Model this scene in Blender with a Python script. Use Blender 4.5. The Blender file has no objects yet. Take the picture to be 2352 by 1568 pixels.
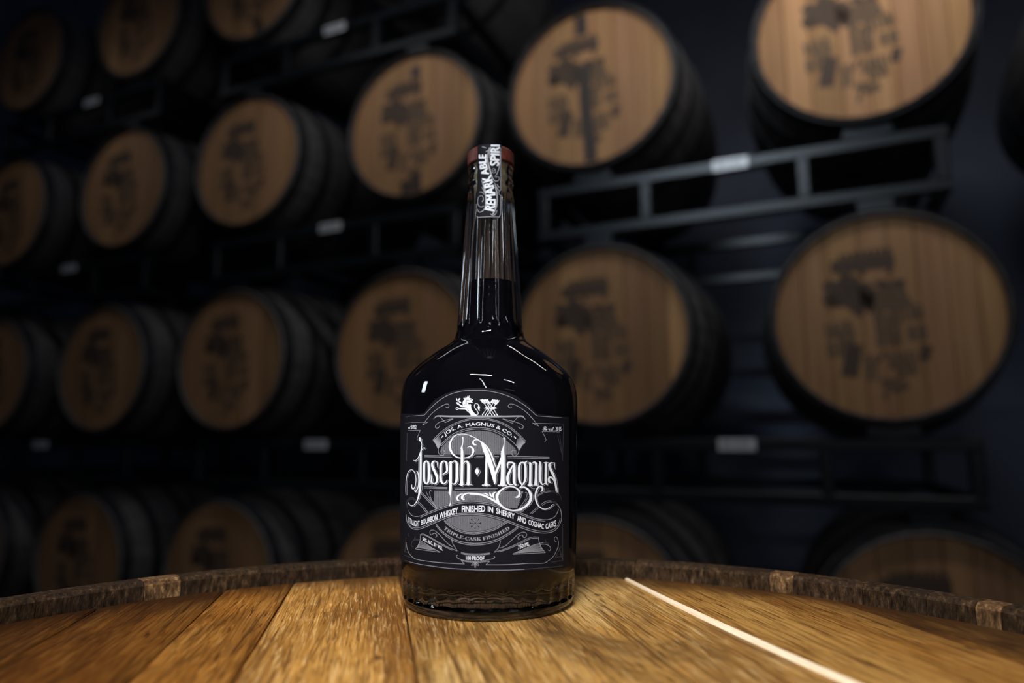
import bpy, math, random, bisect
from mathutils import Vector, Matrix

random.seed(7)
S = bpy.context.scene
COL = S.collection
PI = math.pi

# ------------------------------------------------------------------ camera
CAM_Z = 0.97
PITCH = math.radians(8.6)
F = 1568.0                                   # focal length in pixels of the 2352x1568 frame
cam = bpy.data.cameras.new('camera')
cam.sensor_width = 36.0
cam.lens = 36.0 * F / 2352.0
cam.clip_start = 0.01
cam.clip_end = 60
cam.dof.use_dof = True
cam.dof.focus_distance = 0.338
cam.dof.aperture_fstop = 3.9
camo = bpy.data.objects.new('camera', cam)
COL.objects.link(camo)
camo.location = (0, 0, CAM_Z)
camo.rotation_euler = (PI / 2 + PITCH, 0, 0)
S.camera = camo

# ------------------------------------------------------------------ exposure
S.view_settings.view_transform = 'Standard'
S.view_settings.look = 'None'
S.view_settings.gamma = 1.0
S.view_settings.use_curve_mapping = False
S.view_settings.exposure = 0.0
try:
    S.cycles.max_bounces = 9
    S.cycles.transmission_bounces = 9
    S.cycles.glossy_bounces = 4
    S.cycles.diffuse_bounces = 2
    S.cycles.caustics_reflective = False
    S.cycles.caustics_refractive = True
    S.cycles.blur_glossy = 1.0
    S.cycles.sample_clamp_indirect = 4.0
except Exception:
    pass

# ------------------------------------------------------------------ dim blue ambient of the warehouse
w = bpy.data.worlds.new('world')
S.world = w
w.use_nodes = True
w.node_tree.nodes['Background'].inputs[0].default_value = (0.50, 0.61, 1.0, 1)
w.node_tree.nodes['Background'].inputs[1].default_value = 0.026

# rack wall frame: RA runs along the racks, RN points from the racks to the aisle
PSI = math.radians(-23.92)
RA = Vector((math.cos(PSI), math.sin(PSI), 0))
RN = Vector((math.sin(PSI), -math.cos(PSI), 0))
RD = 2.0015
def rack_pt(u, z, back=0.0):                 # z measured from the camera height
    return -RN * (RD + back) + RA * u + Vector((0, 0, CAM_Z + z))

# ------------------------------------------------------------------ lamps
def area(name, loc, target, sx, sy, watts, col, spread=180, along=None):
    L = bpy.data.lights.new(name, 'AREA')
    L.shape = 'RECTANGLE'
    L.size, L.size_y = sx, sy
    L.energy = watts
    L.color = col
    L.spread = math.radians(spread)
    o = bpy.data.objects.new(name, L)
    COL.objects.link(o)
    loc = Vector(loc)
    zz = (loc - Vector(target)).normalized()
    al = Vector(along) if along else Vector((1, 0, 0))
    yy = zz.cross(al).normalized()
    xx = yy.cross(zz).normalized()
    m = Matrix((xx, yy, zz)).transposed().to_4x4()
    m.translation = loc
    o.matrix_world = m
    return o

QX_ = -0.0122
HEAD_Z = CAM_Z - 0.0808                      # top of the foreground barrel's head
TGT = Vector((0.01, 0.27, HEAD_Z + 0.05))
# louvred strip lamp hanging behind and above the camera (mirrored in the bottle's shoulder)
area('strip_lamp_over_table', (-0.20, -0.62, CAM_Z + 1.02), TGT, 0.62, 0.055, 1.55, (0.97, 0.98, 1.0), 32, (0.9, -0.42, 0))
# the next strips of the same ceiling row
area('strip_lamp_aisle', (1.6, -2.7, CAM_Z + 1.75), (0.0, 0.4, 1.05), 0.9, 0.10, 1.0, (0.90, 0.95, 1.0), 60, tuple(RA))
# doorway light far to the left (the soft mark on the bottle's left shoulder)
area('doorway_light', (-2.5, 0.42, CAM_Z + 0.72), (QX_, 0.372, 1.0), 0.30, 0.55, 0.30, (0.80, 0.92, 1.0), 30, (0, 1, 0))
area('strip_lamp_far', (3.2, -6.0, CAM_Z + 1.75), (0.0, 0.4, 1.05), 1.6, 0.03, 0.55, (0.92, 0.96, 1.0), 60, tuple(RA))
# strip lamps along the rack aisle, above the frame, and an added fill at the end
area('strip_lamp_behind', (-0.35, -2.6, CAM_Z + 1.35), (0.0, 0.4, 1.05), 1.2, 0.08, 0.5, (0.92, 0.96, 1.0), 50, (-0.10, 1.0, 0))
area('strip_lamp_overhead', (-0.80, -0.62, CAM_Z + 1.98), tuple(rack_pt(-0.10, 1.0, 0)), 0.9, 0.03, 0.62, (0.72, 0.86, 1.0), 34, tuple(RA))
area('strip_lamp_rack_right', tuple(rack_pt(0.12, 1.62, -0.52)), tuple(rack_pt(-0.05, 0.9, 0)), 1.1, 0.05, 3.9, (1.0, 0.96, 0.9), 180, tuple(RA))
area('strip_lamp_rack_left', tuple(rack_pt(-1.30, 1.68, -0.55)), tuple(rack_pt(-1.35, 0.9, 0)), 1.1, 0.05, 1.65, (0.95, 0.97, 1.0), 180, tuple(RA))
area('rack_end_fill', tuple(rack_pt(-3.0, 1.72, -0.60)), tuple(rack_pt(-2.95, 0.9, 0)), 0.8, 0.05, 0.45, (0.95, 0.97, 1.0), 180, tuple(RA))  # added fill light, lifts the dim barrel heads at the far left

# ================================================================== helpers
def link(name, me, mat=None, parent=None, smooth=False):
    o = bpy.data.objects.new(name, me)
    COL.objects.link(o)
    if mat is not None and not me.materials:
        me.materials.append(mat)
    if parent is not None:
        o.parent = parent
    if smooth:
        me.polygons.foreach_set('use_smooth', [True] * len(me.polygons))
    return o

def mesh(name, v, f):
    me = bpy.data.meshes.new(name)
    me.from_pydata([tuple(p) for p in v], [], f)
    me.update()
    return me

def empty(name, loc=(0, 0, 0), rz=0.0):
    o = bpy.data.objects.new(name, None)
    o.empty_display_size = 0.1
    COL.objects.link(o)
    o.location = loc
    o.rotation_euler = (0, 0, rz)
    return o

def tag(o, label, cat, group=None):
    o['label'] = label
    o['category'] = cat
    if group:
        o['group'] = group
    return o

class MB:
    def __init__(s): s.v = []; s.f = []
    def add(s, v, f):
        n = len(s.v)
        s.v += [tuple(p) for p in v]
        s.f += [tuple(i + n for i in q) for q in f]
    def box(s, c, h, rot=None):
        c = Vector(c)
        pts = []
        for dx in (-1, 1):
            for dy in (-1, 1):
                for dz in (-1, 1):
                    p = Vector((dx * h[0], dy * h[1], dz * h[2]))
                    if rot is not None: p = rot @ p
                    pts.append(c + p)
        s.add(pts, [(0, 1, 3, 2), (4, 6, 7, 5), (0, 4, 5, 1), (2, 3, 7, 6), (0, 2, 6, 4), (1, 5, 7, 3)])
    def rtube(s, a, b, w, h, bev=0.004):     # square steel tube with chamfered corners from a to b
        a, b = Vector(a), Vector(b)
        d = (b - a).normalized()
        up = Vector((0, 0, 1)) if abs(d.z) < 0.9 else Vector((0, 1, 0))
        x = d.cross(up).normalized(); y = x.cross(d).normalized()
        w /= 2; h /= 2
        pr = [(w - bev, h), (w, h - bev), (w, -h + bev), (w - bev, -h), (-w + bev, -h), (-w, -h + bev), (-w, h - bev), (-w + bev, h)]
        v = [a + x * p + y * q for p, q in pr] + [b + x * p + y * q for p, q in pr]
        f = [(i, (i + 1) % 8, 8 + (i + 1) % 8, 8 + i) for i in range(8)] + [tuple(range(7, -1, -1)), tuple(range(8, 16))]
        s.add(v, f)
    def me(s, name): return mesh(name, s.v, s.f)

def lathe(name, prof, n, rfun=None, close=True):
    """prof: list of (r, z). rfun(r, z, ang, i) -> radius. Closed ends when r is 0."""
    v = []; f = []; rings = []
    for i, (r, z) in enumerate(prof):
        if r < 1e-7:
            rings.append([len(v)]); v.append((0, 0, z))
        else:
            base = len(v)
            for k in range(n):
                a = 2 * PI * k / n
                rr = rfun(r, z, a, i) if rfun else r
                v.append((rr * math.sin(a), -rr * math.cos(a), z))
            rings.append(list(range(base, base + n)))
    for A, B in zip(rings, rings[1:]):
        if len(A) == 1 and len(B) == 1: continue
        for k in range(n):
            k2 = (k + 1) % n
            if len(A) == 1: f.append((A[0], B[k2], B[k]))
            elif len(B) == 1: f.append((A[k], A[k2], B[0]))
            else: f.append((A[k], A[k2], B[k2], B[k]))
    return mesh(name, v, f)

# ------------------------------------------------------------------ materials
def mat(name, col, rough=0.6, metal=0.0, spec=0.5):
    m = bpy.data.materials.new(name)
    m.use_nodes = True
    b = m.node_tree.nodes['Principled BSDF']
    b.inputs['Base Color'].default_value = (*col, 1)
    b.inputs['Roughness'].default_value = rough
    b.inputs['Metallic'].default_value = metal
    b.inputs['Specular IOR Level'].default_value = spec
    return m

class NT:
    """small node-graph helper"""
    def __init__(s, m): s.t = m.node_tree; s.b = s.t.nodes['Principled BSDF']
    def n(s, ty, **kw):
        x = s.t.nodes.new(ty)
        for k, v in kw.items():
            if k.startswith('i_'):
                x.inputs[k[2:].replace('_', ' ')].default_value = v
            else: setattr(x, k, v)
        return x
    def l(s, a, b): s.t.links.new(a, b)
    def coords(s, scale, rnd=True):
        tc = s.n('ShaderNodeTexCoord')
        mp = s.n('ShaderNodeMapping')
        mp.inputs['Scale'].default_value = scale
        if rnd:
            oi = s.n('ShaderNodeObjectInfo')
            ml = s.n('ShaderNodeVectorMath', operation='SCALE')
            ml.inputs[0].default_value = (3.1, 7.7, 5.3)
            s.l(oi.outputs['Random'], ml.inputs['Scale'])
            ad = s.n('ShaderNodeVectorMath', operation='ADD')
            s.l(tc.outputs['Object'], ad.inputs[0]); s.l(ml.outputs[0], ad.inputs[1])
            s.l(ad.outputs[0], mp.inputs['Vector'])
        else:
            s.l(tc.outputs['Object'], mp.inputs['Vector'])
        return mp.outputs['Vector']
    def noise(s, vec, scale=1.0, detail=3.0, rough=0.55, dist=0.0):
        x = s.n('ShaderNodeTexNoise')
        x.inputs['Scale'].default_value = scale; x.inputs['Detail'].default_value = detail
        x.inputs['Roughness'].default_value = rough; x.inputs['Distortion'].default_value = dist
        s.l(vec, x.inputs['Vector'])
        return x.outputs['Fac']
    def ramp(s, fac, stops):
        r = s.n('ShaderNodeValToRGB')
        e = r.color_ramp.elements
        while len(e) < len(stops): e.new(0.5)
        for el, (p, c) in zip(e, stops):
            el.position = p; el.color = (*c, 1)
        s.l(fac, r.inputs['Fac'])
        return r.outputs['Color']
    def mix(s, a, b, fac, mode='MIX'):
        x = s.n('ShaderNodeMix', data_type='RGBA', blend_type=mode)
        x.clamp_factor = True
        for sock, val in ((x.inputs[0], fac), (x.inputs[6], a), (x.inputs[7], b)):
            if isinstance(val, (int, float)): sock.default_value = val
            elif isinstance(val, tuple): sock.default_value = (*val, 1)
            else: s.l(val, sock)
        return x.outputs[2]
    def math(s, op, a, b=0.0):
        x = s.n('ShaderNodeMath', operation=op)
        for i, val in enumerate((a, b)):
            if isinstance(val, (int, float)): x.inputs[i].default_value = val
            else: s.l(val, x.inputs[i])
        return x.outputs[0]
    def objcol(s):
        return s.n('ShaderNodeObjectInfo').outputs['Color']
    def bump(s, h, strength, dist):
        x = s.n('ShaderNodeBump')
        x.inputs['Strength'].default_value = strength; x.inputs['Distance'].default_value = dist
        s.l(h, x.inputs['Height']); s.l(x.outputs[0], s.b.inputs['Normal'])

# worn, oiled oak of the foreground barrel head (grain runs along local Y)
M_OAK = mat('worn_oak', (0.4, 0.2, 0.06), 0.5, 0, 0.22)
g = NT(M_OAK)
vec = g.coords((1, 1, 1))
def stretched(sx, sy):
    mp = g.n('ShaderNodeMapping'); mp.inputs['Scale'].default_value = (sx, sy, 20)
    g.l(vec, mp.inputs['Vector']); return mp.outputs['Vector']
broad = g.noise(stretched(14, 3.0), 1, 4, 0.6, 0.8)
grain = g.noise(stretched(330, 11), 1, 5, 0.65, 0.8)
fleck = g.noise(stretched(820, 42), 1, 4, 0.62, 1.2)
col = g.ramp(broad, [(0.32, (0.20, 0.078, 0.014)), (0.48, (0.45, 0.215, 0.048)), (0.66, (0.66, 0.40, 0.145))])
col = g.mix(col, (0.15, 0.062, 0.014), g.math('MULTIPLY', g.math('SUBTRACT', grain, 0.50), 5.5))
col = g.mix(col, (0.72, 0.50, 0.24), g.math('MULTIPLY', g.math('SUBTRACT', fleck, 0.53), 3.6))
col = g.mix(col, (0.11, 0.045, 0.012), g.math('MULTIPLY', g.math('SUBTRACT', g.math('SUBTRACT', 1.0, fleck), 0.51), 7.0))
blot = g.noise(stretched(13, 7), 1, 6, 0.68, 1.2)
col = g.mix(col, (0.085, 0.036, 0.011), g.math('MULTIPLY', g.math('SUBTRACT', blot, 0.51), 5.0))
knot = g.n('ShaderNodeTexVoronoi'); knot.inputs['Scale'].default_value = 1.0
g.l(stretched(34, 17), knot.inputs['Vector'])
spot = g.math('LESS_THAN', knot.outputs['Distance'], 0.05)
col = g.mix(col, (0.05, 0.025, 0.012), g.math('MULTIPLY', spot, 0.75))
# darker brown toward the rim of the head, ragged along the croze
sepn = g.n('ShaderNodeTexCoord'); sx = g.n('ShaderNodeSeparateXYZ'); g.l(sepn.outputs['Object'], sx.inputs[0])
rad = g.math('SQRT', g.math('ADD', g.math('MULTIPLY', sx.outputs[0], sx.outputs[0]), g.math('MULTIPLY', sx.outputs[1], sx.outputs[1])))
edge_noise = g.noise(stretched(22, 8), 1, 5, 0.7, 0.8)
edge_dark = g.math('MULTIPLY', g.math('SUBTRACT', g.math('ADD', g.math('MULTIPLY', g.math('SUBTRACT', rad, 0.263), 11.0), edge_noise), 0.08), 2.4)
col = g.mix(col, (0.075, 0.032, 0.010), g.math('MINIMUM', edge_dark, 0.88))
col = g.mix(col, g.objcol(), 1.0, 'MULTIPLY')
g.l(col, g.b.inputs['Base Color'])
g.bump(g.math('ADD', g.math('MULTIPLY', grain, 0.6), fleck), 0.85, 0.0016)

# weathered stave ends of the foreground barrel
M_STAVE = mat('weathered_stave', (0.1, 0.07, 0.05), 0.8, 0, 0.12)
g = NT(M_STAVE)
vec = g.coords((1, 1, 0.35))
n1 = g.noise(vec, 420, 5, 0.75)
n2 = g.noise(vec, 40, 3, 0.6)
col = g.ramp(n1, [(0.38, (0.010, 0.0052, 0.0024)), (0.55, (0.046, 0.025, 0.0108)), (0.74, (0.16, 0.098, 0.048))])
col = g.mix(col, (0.020, 0.013, 0.009), g.math('MULTIPLY', g.math('SUBTRACT', n2, 0.5), 3.0))
col = g.mix(col, g.objcol(), 1.0, 'MULTIPLY')
g.l(col, g.b.inputs['Base Color'])
g.bump(n1, 0.6, 0.0015)

# smooth light oak of the barrel heads in the racks (grain vertical = local Z)
M_HEAD = mat('barrel_head_oak', (0.5, 0.33, 0.18), 0.7)
g = NT(M_HEAD)
vec = g.coords((60, 60, 2.5))
n1 = g.noise(vec, 1, 3, 0.6, 0.5)
col = g.ramp(n1, [(0.3, (0.43, 0.215, 0.090)), (0.7, (0.60, 0.325, 0.150))])
col = g.mix(col, g.objcol(), 1.0, 'MULTIPLY')
g.l(col, g.b.inputs['Base Color'])

M_SHELL = mat('dark_barrel_staves', (0.12, 0.085, 0.06), 0.6)
g = NT(M_SHELL)
vec = g.coords((30, 3, 30))
g.l(g.ramp(g.noise(vec, 1, 3), [(0.3, (0.10, 0.094, 0.094)), (0.7, (0.16, 0.15, 0.15))]), g.b.inputs['Base Color'])

M_HOOP = mat('black_iron_hoop', (0.035, 0.037, 0.042), 0.5, 0.6)
g = NT(M_HOOP)
g.l(g.ramp(g.noise(g.coords((20, 20, 20)), 1, 3), [(0.3, (0.035, 0.037, 0.042)), (0.7, (0.07, 0.072, 0.078))]), g.b.inputs['Base Color'])

M_INK = mat('stencil_ink', (0.12, 0.078, 0.055), 0.8)
M_INK2 = mat('faded_stencil_ink', (0.20, 0.125, 0.075), 0.8)
M_STAIN = mat('dark_stain', (0.06, 0.042, 0.032), 0.6)
M_RACK = mat('blue_grey_rack_paint', (0.02, 0.026, 0.03), 0.33, 0, 0.6)
g = NT(M_RACK)
g.l(g.ramp(g.noise(g.coords((14, 14, 14)), 1, 4), [(0.3, (0.0055, 0.008, 0.011)), (0.7, (0.009, 0.0125, 0.0165))]), g.b.inputs['Base Color'])
M_TAG = mat('white_tag', (0.85, 0.87, 0.9), 0.22)
M_TAGINK = mat('tag_ink', (0.12, 0.12, 0.13), 0.5)

M_FLOOR = mat('concrete', (0.12, 0.12, 0.13), 0.7)
g = NT(M_FLOOR)
g.l(g.ramp(g.noise(g.coords((2, 2, 2), False), 1, 6), [(0.3, (0.08, 0.08, 0.09)), (0.7, (0.16, 0.16, 0.17))]), g.b.inputs['Base Color'])
M_WALL = mat('dark_blue_grey_wall', (0.10, 0.115, 0.16), 0.8)
g = NT(M_WALL)
g.l(g.ramp(g.noise(g.coords((3, 3, 3), False), 1, 4), [(0.3, (0.15, 0.17, 0.235)), (0.7, (0.20, 0.22, 0.29))]), g.b.inputs['Base Color'])

M_GLASS = mat('clear_glass', (0.97, 0.985, 0.98), 0.0)
bs = M_GLASS.node_tree.nodes['Principled BSDF']
bs.inputs['Transmission Weight'].default_value = 1.0
bs.inputs['IOR'].default_value = 1.45
M_LIQ = mat('dark_whiskey', (0.0085, 0.0062, 0.0075), 0.4, 0, 0.0)
g = NT(M_LIQ)
g.l(g.ramp(g.noise(g.coords((40, 40, 40), False), 1, 2), [(0.3, (0.0050, 0.0046, 0.0068)), (0.7, (0.0070, 0.0062, 0.0088))]), g.b.inputs['Base Color'])
M_LABEL = mat('black_paper_label', (0.008, 0.0078, 0.011), 0.6, 0, 0.12)
g = NT(M_LABEL)
g.l(g.ramp(g.noise(g.coords((900, 900, 900), False), 1, 2), [(0.3, (0.0050, 0.0049, 0.0080)), (0.7, (0.0068, 0.0066, 0.0102))]), g.b.inputs['Base Color'])
M_PRINT = mat('white_print', (0.78, 0.82, 0.88), 0.5)
M_PRINT2 = mat('silver_line_print', (0.31, 0.318, 0.355), 0.5)
M_PRINT3 = mat('dimmed_silver_print', (0.06, 0.06, 0.07), 0.5)  # silver print at the label's sides, its dimming by angle painted in
M_KEY = mat('black_print', (0.0050, 0.0049, 0.0078), 0.6, 0, 0.12)
M_STOP = mat('red_brown_wood_stopper', (0.16, 0.04, 0.025), 0.45)
g = NT(M_STOP)
n1 = g.noise(g.coords((900, 900, 160), False), 1, 4, 0.7)
g.l(g.ramp(n1, [(0.35, (0.06, 0.012, 0.008)), (0.65, (0.17, 0.038, 0.023))]), g.b.inputs['Base Color'])
g.bump(n1, 0.3, 0.0004)
M_CORK = mat('pale_cork', (0.55, 0.42, 0.22), 0.8)
g = NT(M_CORK)
g.l(g.ramp(g.noise(g.coords((500, 500, 500), False), 1, 3), [(0.35, (0.60, 0.46, 0.24)), (0.65, (0.85, 0.74, 0.52))]), g.b.inputs['Base Color'])
M_REED = mat('pale_dry_reed', (0.80, 0.62, 0.40), 0.7)
g = NT(M_REED)
g.l(g.ramp(g.noise(g.coords((400, 30, 50), False), 1, 3), [(0.3, (0.78, 0.58, 0.36)), (0.7, (0.92, 0.76, 0.54))]), g.b.inputs['Base Color'])

# ================================================================== structure
fl = link('floor', mesh('floor', [(-11, -11, 0), (11, -11, 0), (11, 11, 0), (-11, 11, 0)], [(0, 1, 2, 3)]), M_FLOOR)
fl['kind'] = 'structure'
c0 = rack_pt(0, -CAM_Z, 1.75)
b = MB()
p0 = c0 - RA * 9; p1 = c0 + RA * 6
th = -RN * 0.15
b.add([p0, p1, p1 + th, p0 + th] + [q + Vector((0, 0, 9)) for q in (p0, p1, p1 + th, p0 + th)],
      [(0, 1, 5, 4), (1, 2, 6, 5), (2, 3, 7, 6), (3, 0, 4, 7), (4, 5, 6, 7), (3, 2, 1, 0)])
wl = link('wall_back', b.me('wall_back'), M_WALL)
wl['kind'] = 'structure'
b = MB()
q0 = rack_pt(-6.2, -CAM_Z, 1.74); q1 = q0 + RN * 11; th = -RA * 0.15
b.add([q0, q1, q1 + th, q0 + th] + [q + Vector((0, 0, 9)) for q in (q0, q1, q1 + th, q0 + th)],
      [(0, 1, 5, 4), (1, 2, 6, 5), (2, 3, 7, 6), (3, 0, 4, 7), (4, 5, 6, 7), (3, 2, 1, 0)])
wl2 = link('wall_left', b.me('wall_left'), M_WALL)
wl2['kind'] = 'structure'

# ================================================================== vector art: strokes in the plane, later wrapped on a surface
def catmull(pts, step):
    out = []
    n = len(pts)
    for i in range(n - 1):
        p0 = pts[max(i - 1, 0)]; p1 = pts[i]; p2 = pts[i + 1]; p3 = pts[min(i + 2, n - 1)]
        L = math.hypot(p2[0] - p1[0], p2[1] - p1[1])
        k = max(1, int(L / step))
        for j in range(k):
            t = j / k
            out.append(tuple(0.5 * ((2 * b) + (-a + c) * t + (2 * a - 5 * b + 4 * c - d) * t * t + (-a + 3 * b - 3 * c + d) * t ** 3)
                             for a, b, c, d in zip(p0, p1, p2, p3)))
    out.append(pts[-1])
    return out

def straight(pts, step):
    out = []
    for p, q in zip(pts, pts[1:]):
        k = max(1, int(math.hypot(q[0] - p[0], q[1] - p[1]) / step))
        out += [tuple(a + (b - a) * j / k for a, b in zip(p, q)) for j in range(k)]
    return out + [pts[-1]]

class Art:
    """flat drawing: vertices (x, y) in drawing units (y down) and faces"""
    def __init__(s): s.v = []; s.f = []; s.k = []; s.n = 0
    def seal(s):                                # every stroke lies a hair above the one before
        s.n += 1
        s.k += [s.n] * (len(s.v) - len(s.k))
    def stroke(s, pts, w=None, smooth=True, off=(0, 0), grow=0.0, step=1.3):
        P = []
        for p in pts:
            ww = p[2] if len(p) > 2 else w
            P.append((p[0] + off[0], p[1] + off[1], ww + grow))
        Q = catmull(P, step) if smooth and len(P) > 2 else straight(P, step)
        n = len(Q); base = len(s.v)
        for i, (x, y, ww) in enumerate(Q):
            a = Q[max(i - 1, 0)]; b = Q[min(i + 1, n - 1)]
            dx, dy = b[0] - a[0], b[1] - a[1]
            L = math.hypot(dx, dy) or 1.0
            nx, ny = -dy / L, dx / L
            h = max(ww, 0.15) / 2
            s.v += [(x + nx * h, y + ny * h), (x - nx * h, y - ny * h)]
        for i in range(n - 1):
            k = base + 2 * i
            s.f.append((k, k + 1, k + 3, k + 2))
        for end in (0, n - 1):                      # round caps
            x, y, ww = Q[end]
            if ww < 1.4: continue
            o = Q[1] if end == 0 else Q[n - 2]
            ang = math.atan2(y - o[1], x - o[0])
            c = len(s.v)
            s.v.append((x, y))
            for k in range(7):
                t = ang - PI / 2 + PI * k / 6
                s.v.append((x + ww / 2 * math.cos(t), y + ww / 2 * math.sin(t)))
            for k in range(6): s.f.append((c, c + 1 + k, c + 2 + k))
        s.seal()
    def poly(s, pts, off=(0, 0)):
        c = len(s.v)
        cx = sum(p[0] for p in pts) / len(pts); cy = sum(p[1] for p in pts) / len(pts)
        s.v.append((cx + off[0], cy + off[1]))
        s.v += [(p[0] + off[0], p[1] + off[1]) for p in pts]
        n = len(pts)
        for k in range(n): s.f.append((c, c + 1 + k, c + 1 + (k + 1) % n))
        s.seal()
    def hatch(s, x0, x1, top, bot, gap, w):
        x = x0
        while x <= x1:
            a, b = top(x), bot(x)
            if b - a > 1.0: s.stroke([(x, a), (x, b)], w, False, step=4)
            x += gap

def K(crop, pts):
    """photo crop coordinates -> drawing coordinates (the photo's own pixels)"""
    x0, y0, sc = crop
    return [(x0 + p[0] / sc, y0 + p[1] / sc) + ((p[2] / sc,) if len(p) > 2 else ()) for p in pts]
K1 = (920, 990, 8.25); K2 = (1000, 980, 7.84); K3 = (1080, 990, 8.25); K4 = (1180, 1030, 10.453)
K5 = (1030, 885, 16.8); K6 = (920, 1120, 7.84); K7 = (1090, 1120, 7.84); K8 = (920, 880, 5.88); KS = (1000, 300, 6.03)

def interp(pts):
    pts = sorted(pts)
    def f(x):
        if x <= pts[0][0]: return pts[0][1]
        for (a, b), (c, d) in zip(pts, pts[1:]):
            if x <= c: return b + (d - b) * (x - a) / (c - a)
        return pts[-1][1]
    return f

_tcache = {}
def glyphs(text, bold):
    """triangulated text of the built-in font, unit cap height, lower-left origin"""
    key = text
    if key in _tcache: return _tcache[key]
    cu = bpy.data.curves.new('t', 'FONT')
    cu.body = text
    cu.size = 1.0
    cu.resolution_u = 3
    cu.fill_mode = 'FRONT'
    ob = bpy.data.objects.new('t', cu)
    COL.objects.link(ob)
    dg = bpy.context.evaluated_depsgraph_get()
    me = ob.evaluated_get(dg).to_mesh()
    V = [(v.co.x, v.co.y) for v in me.vertices]
    Fc = [tuple(p.vertices) for p in me.polygons]
    ob.evaluated_get(dg).to_mesh_clear()
    bpy.data.objects.remove(ob)
    bpy.data.curves.remove(cu)
    _tcache[key] = (V, Fc)
    return V, Fc

def text_on_path(art, text, path, height, rotate=True, bold=0.0, smooth=True, cap=None):
    """text stretched to fill the path; height in drawing units; rotate=False keeps letters upright"""
    V, Fc = glyphs(text, bold)
    if not V: return
    x0 = min(p[0] for p in V); x1 = max(p[0] for p in V)
    hgt = cap if cap else max(p[1] for p in V)
    Q = catmull(path, 1.0) if smooth and len(path) > 2 else straight(path, 1.0)
    if not rotate:
        fx = interp([(q[0], q[1]) for q in Q])
        xa, xb = Q[0][0], Q[-1][0]
    acc = [0.0]
    for p, q in zip(Q, Q[1:]): acc.append(acc[-1] + math.hypot(q[0] - p[0], q[1] - p[1]))
    T = acc[-1]
    shifts = [(0, 0)] if bold <= 0 else [(bold, 0), (-bold, 0), (0, bold * 0.6), (0, -bold * 0.6)]
    nV = len(V); base = len(art.v)
    for (x, y) in [(p[0] + dx, p[1] + dy) for dx, dy in shifts for p in V]:
        u = (x - x0) / (x1 - x0)
        hh = height(u) if callable(height) else height
        if not rotate:
            X = xa + (xb - xa) * u
            art.v.append((X, fx(X) - y / hgt * hh))
        else:
            s_ = u * T
            i = 0
            i = min(max(bisect.bisect_right(acc, s_) - 1, 0), len(acc) - 2)
            t = (s_ - acc[i]) / max(acc[i + 1] - acc[i], 1e-9)
            p, q = Q[i], Q[i + 1]
            dx, dy = q[0] - p[0], q[1] - p[1]
            L = math.hypot(dx, dy) or 1
            px, py = p[0] + dx * t, p[1] + dy * t
            nx, ny = dy / L, -dx / L            # glyph 'up'
            art.v.append((px + nx * y / hgt * hh, py + ny * y / hgt * hh))
    for k in range(len(shifts)):
        art.f += [tuple(i + base + k * nV for i in q) for q in Fc]
    for k in range(len(shifts)):
        art.n += 1
        art.k += [art.n] * nV

# ---- crest: lion and arrows (drawing coordinates of crop K5)
LION = [
 [(1075,1150,50),(1000,1120,90),(920,1070,130),(850,1000,160),(790,930,190),(730,880,170)],
 [(880,1130,60),(960,1140,60),(1060,1150,40)],
 [(770,860,150),(700,790,210),(640,690,190),(680,590,170),(760,540,130),(850,545,100),(920,555,50)],
 [(800,620,110),(860,620,90),(900,640,40),(938,665,10)],
 [(830,760,90),(840,820,60),(875,870,10)],
 [(560,820,80),(490,790,70),(420,740,50),(350,690,60),(310,655,26)],
 [(740,890,120),(640,885,80),(540,890,56),(450,895,40),(385,880,34),(350,850,24),(305,845,24),(290,885,24),(310,925,24),(360,915,26),(390,890,30)],
 [(640,510,44),(590,470,8)], [(680,490,44),(665,425,8)], [(735,470,44),(740,400,8)], [(780,470,44),(802,382,8)],
 [(575,485,6),(650,520,50),(760,480,50)],
 [(312,485,8),(318,540,46),(352,600,10)], [(455,485,10),(418,530,60),(372,595,10)], [(388,618,8),(445,640,56),(502,668,8)],
 [(350,580,12),(365,620,12),(365,670,16)],
 [(1080,1150,20),(1140,1100,26),(1140,1040,26),(1080,940,26),(1015,860,22),(1000,775,22),(1040,705,20),(1090,695,20),(1140,725,22),(1170,780,44),(1172,850,90),(1172,910,60),(1190,960,34),(1215,968,8)],
]
LION_DARK = [
 [(740,510,14),(765,498,22)], [(860,540,26),(895,535,26)], [(820,585,8),(730,560,16),(680,610,16),(665,680,12)],
 [(690,620,10),(700,680,12),(690,730,8)], [(620,720,10),(660,745,14),(700,760,8)], [(440,855,10),(560,850,22),(690,870,14)],
 [(820,700,30),(870,690,12)], [(740,950,16),(780,970,24)], [(750,1010,16),(800,1030,14)],[(720,900,10),(760,930,10)], [(310,885,24),(330,880,24)],
]
ARROW_POLY = [
 [(1212,545),(1260,552),(1310,520),(1360,545),(1420,526),(1470,548),(1520,528),(1602,660),(1560,715),(1500,668),(1440,690),(1380,705),(1290,650)],
 [(1700,522),(1740,552),(1790,540),(1835,562),(1890,548),(1925,580),(1978,575),(1915,670),(1850,742),(1800,735),(1760,690),(1690,680),(1608,660)],
]
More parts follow.
